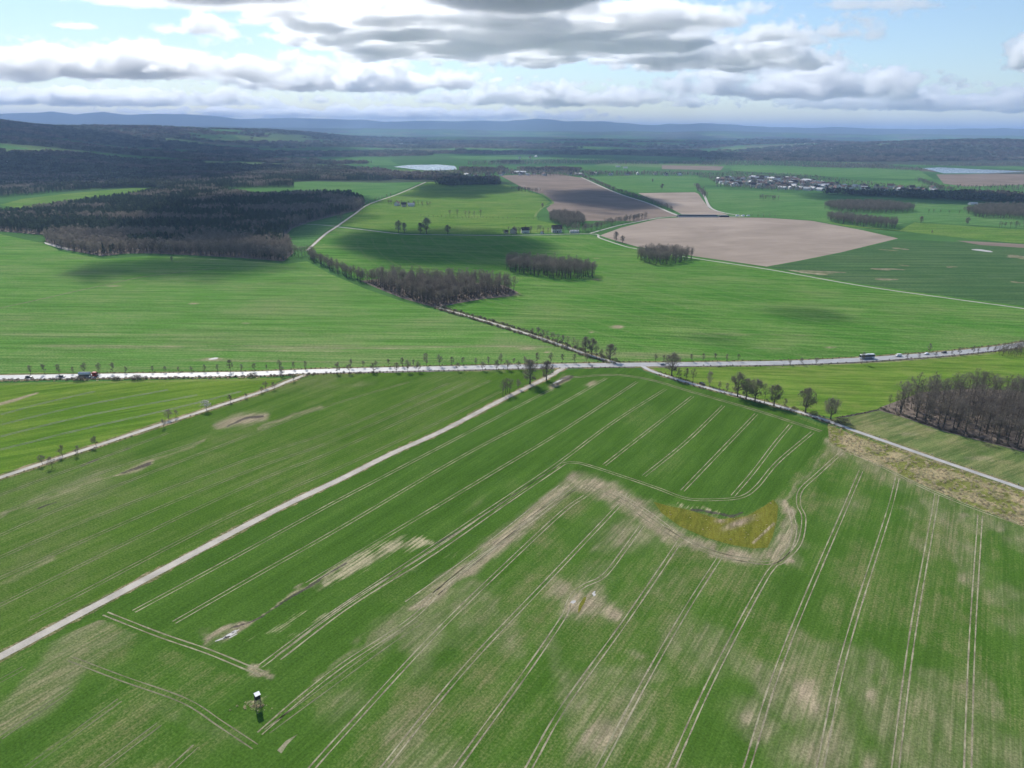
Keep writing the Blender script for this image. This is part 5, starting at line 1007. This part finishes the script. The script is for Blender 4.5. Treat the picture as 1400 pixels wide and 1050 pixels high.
HV = [house_mesh(random.uniform(10, 16), random.uniform(8, 10), random.uniform(3.6, 6), random.uniform(3.2, 4.6), M[wm], M[rm]) for wm, rm in [('wall', 'roofr'), ('wall', 'roof'), ('wall2', 'roofr'), ('wall', 'roofr'), ('wall2', 'roof'), ('wall', 'roofg')]] + [house_mesh(26, 13, 5, 3, M['wall'], M['roofg']), house_mesh(34, 15, 5.5, 3, M['wall2'], M['roofg'])]
HL = ['white house with red tiled roof', 'white house with dark tiled roof', 'sand-coloured house with red tiled roof', 'pale house with red tiled roof', 'sand-coloured house with dark roof', 'white house with grey roof paled for sun glint', 'long white barn with grey sheet roof', 'long sand-coloured barn with grey sheet roof']
def house(px, py, k, label, group=None, rz=None, detail=False, s=1.0):
    x, y = g1(px, py); o = empty('house' if k < 6 else 'barn', (x, y, tz(x, y)), random.random() * 3.14 if rz is None else rz, label, 'house' if k < 6 else 'barn', group, s); w = link('wall', HV[k][0], [], o); r = link('roof', HV[k][1], [], o)
    if detail:
        Lx = max(v.co.x for v in HV[k][0].vertices); Wy = max(v.co.y for v in HV[k][0].vertices); zz = max(v.co.z for v in HV[k][0].vertices)
        for sg in (-1, 1):
            for i in range(4): part('window', o, M['glass'], [((-Lx + 1.2 + i * (2 * Lx - 2) / 4, sg * Wy - .04, 1.0), (-Lx + 2.4 + i * (2 * Lx - 2) / 4, sg * Wy + .04, 2.3))])
        part('chimney', r, M['brickw'], [((-.4, -.4 + .8, zz - 1.2), (.4, .4 + .8, zz + .9))]); part('door', o, M['board'], [((-.5, -Wy - .05, -.2), (.5, -Wy + .05, 2.1))])
    return o
house(761, 317.5, 1, 'white farmhouse with dark roof beside the field lane', rz=.15, detail=True, s=1.25); house(702, 319, 4, 'dark-roofed sand-coloured farm building at the wood end of the farm', rz=1.2, detail=True); house(718, 318.5, 1, 'low white farm building between sand-coloured barn and farmhouse', rz=.2, detail=True); house(741, 319.5, 0, 'small white cottage right at the field lane', rz=1.4, detail=True, s=.55); house(692, 319, 4, 'small sand-coloured shed at the farm edge', rz=.6, s=.6)
house(785, 318, 6, 'long pale barn under the trees of the farm', rz=.1, s=.6); house(543, 281, 0, 'white gabled house of the far farmstead', rz=1.5, detail=True, s=1.1); house(552, 282.5, 4, 'dark-roofed outbuilding beside the gabled house', rz=.3); house(562, 282, 5, 'outbuilding of the far farmstead with roof paled for sun glint', rz=.2)
vil = [(fill([(1110, 250), (1160, 253), (1240, 258), (1290, 259), (1280, 263), (1200, 263), (1130, 262)], 40), 'in the straggling end of the main village', 'village end'), (fill([(968, 246), (1020, 243), (1080, 244), (1110, 249), (1150, 258), (1130, 262), (1050, 258), (985, 254)], 33), 'in the main village beyond the ploughed fields', 'main village'), (fill([(600, 240), (700, 236), (800, 237), (950, 239), (950, 241), (860, 240), (790, 241), (690, 240), (610, 244)], 62), 'in the valley village by the lake', 'valley village'),
       (fill([(1050, 205), (1110, 203), (1170, 210), (1150, 214), (1080, 213)], 150), 'in the hamlet on the wooded slope', 'slope hamlet'), (fill([(0, 234), (20, 234), (45, 237), (20, 239), (0, 238)], 60), 'in the village edge below the left hill', 'left hamlet'), (fill([(700, 215), (750, 213), (750, 216), (700, 218)], 170), 'in the far hamlet on the plain', 'plain hamlet')]
cnt = 0
for P, where, grp in vil:
    for x, y in P:
        q = PX(np.array([[x, y]]))[0]
        if RNG.random() < .16: continue
        k = random.choices(range(8), [2.4, 3, 1.6, 2.4, 2, 4, .7, .5])[0]; o = house(q[0], q[1], k, HL[k] + ' ' + where, '%s, %s' % (grp, HL[k]), s=random.uniform(1.05, 1.4)); cnt += 1
for px, py, k in [(1225, 262, 6), (1210, 263, 6), (1330, 280, 6), (855, 230, 6), (845, 228.5, 6), (198, 239.5, 7), (548, 198.5, 6), (843, 181.5, 7), (858, 181.8, 6)]: house(px, py, k, HL[k] + ' standing alone far off among trees', 'lone far barns', rz=.1, s=.8 if py > 220 else 1.9)
for i, (px, py) in enumerate([(1008, 295.2), (1016, 295.2), (1023, 295.3)]):
    x, y = g1(px, py); o = empty('silage_heap', (x, y, .1), .05, 'pale wrapped heap at the end of the black silage clamp', 'heap', 'pale heaps by the clamp'); part('sheet', o, M['white'], [((-3.6, -2.4, -.3), (3.6, 2.4, 2.2))], taper=1.2)
x0, y0 = g1(926, 296.5); x1, y1 = g1(996, 296.5); cx, cy = (x0 + x1) / 2, (y0 + y1) / 2; sg_ = empty('silage_clamp', (cx, cy, .1), math.atan2(y1 - y0, x1 - x0), 'long black silage clamp beside the ploughed field', 'silage clamp'); hl = math.hypot(x1 - x0, y1 - y0) / 2
part('sheet', sg_, M['sheetb'], [((-hl, -7, -.3), (hl * .55, 7, 4.2))], taper=2.0); part('sheet', sg_, M['sheetb'], [((hl * .6, -6, -.3), (hl, 6, 3.0))], taper=1.4)
for s in (-1, 1): part('side_wall', sg_, M['roofg'], [((-hl, s * 7.4 - .2, -.3), (hl * .55, s * 7.4 + .2, 2.2))])

# ------------------------------------------------------------------ clouds: real volumes that shade the land, and the haze
def vol_mat(name, col, dens, g):
    m = bpy.data.materials.new(name); m.use_nodes = True; n = m.node_tree.nodes; n.remove(n['Principled BSDF']); pv = n.new('ShaderNodeVolumePrincipled')
    pv.inputs['Color'].default_value = (*col, 1); pv.inputs['Density'].default_value = dens; pv.inputs['Anisotropy'].default_value = g
    m.node_tree.links.new(pv.outputs[0], n['Material Output'].inputs['Volume']); return m
CLOUD_M = vol_mat('cloud_vapour', (1.0, 1.0, 1.0), .014, .75)
CLOUD_L = vol_mat('light_cloud_vapour', (1.0, 1.0, 1.0), .0068, .75)
CLOUD_S = vol_mat('small_cloud_vapour', (.995, .995, .998), .02, .55)
def cloud(c, h, vox, ns=1500, amp=2.2, seed=0, rough=.70, label='', mat=None, bias=.72, sharp=7.0, zdown=.30):
    me = bpy.data.meshes.new('cloud'); me.from_pydata([(0, 0, 0)], [], []); o = link('cloud', me, [], None, 'stuff', label, loc=c)
    t = bpy.data.node_groups.new('cloud', 'GeometryNodeTree'); t.interface.new_socket('Geometry', in_out='OUTPUT', socket_type='NodeSocketGeometry')
    N = t.nodes.new; L = t.links.new; out = N('NodeGroupOutput'); pos = N('GeometryNodeInputPosition'); vc = N('GeometryNodeVolumeCube')
    vc.inputs['Min'].default_value = (-h[0], -h[1], -h[2] * zdown * 1.2); vc.inputs['Max'].default_value = tuple(h)
    vc.inputs['Resolution X'].default_value = max(8, int(2 * h[0] / vox)); vc.inputs['Resolution Y'].default_value = max(8, int(2 * h[1] / vox / 1.3)); vc.inputs['Resolution Z'].default_value = max(8, int((1 + zdown) * h[2] / vox * 1.6))
    def m_(op, a, b=None):
        x = N('ShaderNodeMath'); x.operation = op
        for i, v in enumerate((a, b)):
            if v is None: continue
            if isinstance(v, (int, float)): x.inputs[i].default_value = v
            else: L(v, x.inputs[i])
        return x.outputs[0]
    sp = N('ShaderNodeSeparateXYZ'); L(pos.outputs[0], sp.inputs[0]); qx = m_('DIVIDE', sp.outputs[0], h[0]); qy = m_('DIVIDE', sp.outputs[1], h[1])
    zp = m_('DIVIDE', m_('MAXIMUM', sp.outputs[2], 0), h[2]); zn = m_('DIVIDE', m_('MINIMUM', sp.outputs[2], 0), h[2] * zdown)
    r = m_('SQRT', m_('ADD', m_('ADD', m_('MULTIPLY', qx, qx), m_('MULTIPLY', qy, qy)), m_('ADD', m_('MULTIPLY', zp, zp), m_('MULTIPLY', zn, zn))))
    vm = N('ShaderNodeVectorMath'); vm.operation = 'MULTIPLY_ADD'; L(pos.outputs[0], vm.inputs[0]); vm.inputs[1].default_value = (1, 1, 1.5); vm.inputs[2].default_value = (seed * 7919.0, seed * 3571.0, 0)
    no = N('ShaderNodeTexNoise'); no.inputs['Scale'].default_value = 1 / ns; no.inputs['Detail'].default_value = 7; no.inputs['Roughness'].default_value = rough; L(vm.outputs[0], no.inputs['Vector'])
    d = m_('ADD', m_('SUBTRACT', bias, r), m_('MULTIPLY', m_('SUBTRACT', no.outputs[0], .5), amp)); cl_ = N('ShaderNodeClamp'); L(m_('MULTIPLY', d, sharp), cl_.inputs[0])
    e2 = N('ShaderNodeClamp'); L(m_('MULTIPLY', m_('SUBTRACT', 1.0, m_('MAXIMUM', m_('ABSOLUTE', qx), m_('MAXIMUM', m_('ABSOLUTE', qy), zp))), 8), e2.inputs[0])
    L(m_('MULTIPLY', cl_.outputs[0], e2.outputs[0]), vc.inputs['Density'])
    sm = N('GeometryNodeSetMaterial'); sm.inputs['Material'].default_value = mat or CLOUD_M; L(vc.outputs[0], sm.inputs[0]); L(sm.outputs[0], out.inputs[0])
    o.modifiers.new('cloud', 'NODES').node_group = t
    return o
BASE = 1480.0
def sky_cloud(px, py, dist, hx, hy, hz, vox, ns, seed, label, **kw):
    """cloud whose base centre is seen at a photo pixel, at a given distance"""
    d = ray([(px, py)])[0]; k = dist / math.hypot(d[0], d[1]); return cloud((d[0] * k, d[1] * k, CAM_H + d[2] * k), (hx, hy, hz), vox, ns, seed=seed, label=label, **kw)
sky_cloud(700, 56, 12800, 5600, 5000, 430, 40, 1500, 1, 'broad dark-bottomed cloud high over the plain', amp=2.9, bias=.70)
sky_cloud(430, 14, 9800, 1900, 1200, 300, 30, 800, 12, 'bright fringe of the broad cloud', amp=3.0, bias=.55, mat=CLOUD_L)
sky_cloud(980, 86, 16500, 3300, 2300, 480, 42, 1000, 5, 'grey trailing end of the broad cloud', amp=3.0, bias=.58)
sky_cloud(120, 98, 20500, 8500, 2300, 800, 50, 1200, 2, 'long white-topped cloud bank over the left hills', amp=3.0, bias=.56, mat=CLOUD_L)
sky_cloud(480, 116, 26000, 7500, 2600, 1000, 60, 1200, 7, 'heaped white clouds over the valley', amp=3.2, bias=.50, mat=CLOUD_L)
sky_cloud(1090, 124, 28000, 6500, 2400, 1300, 64, 1400, 3, 'cloud bank with white crest over the right plain', amp=3.0, bias=.55, mat=CLOUD_L)
sky_cloud(760, 138, 38000, 12500, 4000, 1250, 90, 1500, 4, 'distant heaped clouds low over the ranges', amp=3.4, bias=.40, mat=CLOUD_L)
sky_cloud(150, 138, 38000, 12500, 4000, 900, 90, 1500, 8, 'low distant cloud band above the left ranges', amp=3.4, bias=.44, mat=CLOUD_L)
sky_cloud(1290, 144, 40000, 12500, 4000, 1150, 95, 1600, 9, 'low distant cloud band above the right ranges', amp=3.4, bias=.42, mat=CLOUD_L)
sky_cloud(500, 158, 56000, 26000, 5000, 900, 140, 2200, 15, 'thin far cloud layer at the horizon', amp=3.3, bias=.42, mat=CLOUD_L)
sky_cloud(1416, 86, 19000, 900, 900, 620, 30, 700, 10, 'small cloud at the edge over the right plain', amp=2.8)
sky_cloud(1215, 8, 9200, 1100, 500, 130, 22, 400, 11, 'thin white wisp in the blue gap', amp=3.0, bias=.5, mat=CLOUD_L)
sky_cloud(105, 37, 10500, 330, 300, 70, 12, 220, 13, 'tiny white puff in the left blue gap', amp=2.4, mat=CLOUD_L)
sky_cloud(230, 4, 9300, 1500, 700, 200, 24, 500, 14, 'thin bright cloud strip above the left bank', amp=3.0, bias=.5, mat=CLOUD_L)
def shade_cloud(x0, x1, y0, y1, thick, seed, label, ns=None, base=1350.0, **kw):
    """cloud placed up the sun's direction from the patch of ground it shades"""
    a = G([((x0 + x1) / 2, y0), ((x0 + x1) / 2, y1)]); b = G([(x0, (y0 + y1) / 2), (x1, (y0 + y1) / 2)]); c = (a[0] + a[1]) / 2; hx = abs(b[1, 0] - b[0, 0]) / 2 * 1.25; hy = abs(a[0, 1] - a[1, 1]) / 2 * 1.25
    k = base / SD.z; m = min(hx, hy); return cloud((c[0] + SD.x * k, c[1] + SD.y * k, base), (hx, hy, thick), max(8, m / 14), ns or m * .9, seed=seed, label=label, mat=CLOUD_S, **kw)
shade_cloud(180, 520, 262, 342, 260, 31, 'cumulus that shades the left forest', amp=1.8); shade_cloud(-150, 480, 222, 262, 300, 32, 'broad cumulus that shades the second forest belt', amp=1.6)
shade_cloud(430, 775, 309, 360, 200, 33, 'cumulus that shades the green field before the farm', amp=1.7); shade_cloud(200, 410, 345, 375, 140, 34, 'small cumulus over the forest edge', amp=1.6); shade_cloud(75, 260, 350, 382, 100, 35, 'thin cumulus over the left green field', amp=1.9)
shade_cloud(1035, 1165, 416, 440, 40, 36, 'scrap of cloud over the right green field', amp=1.2); shade_cloud(930, 1015, 452, 474, 26, 37, 'thin scrap of cloud near the crossing', amp=1.4)
shade_cloud(735, 905, 256, 290, 160, 38, 'cumulus over the ploughed field', amp=2.0); shade_cloud(555, 705, 243, 272, 160, 39, 'cumulus over the lime field', amp=2.0); shade_cloud(1110, 1420, 262, 281, 180, 40, 'long cumulus over the right pasture', amp=1.8)
shade_cloud(-200, 620, 200, 226, 380, 41, 'wide cloud over the left hills', amp=1.6); shade_cloud(640, 1000, 204, 222, 350, 42, 'wide cloud over the valley', amp=1.9)

b = TriBag(); box_bag(b, (-60000, -15000, -1), (60000, 60000, 640)); link('haze', b.mesh('haze'), vol_mat('haze_air', (.44, .63, 1.0), 5.4e-5, .2), None, 'stuff')
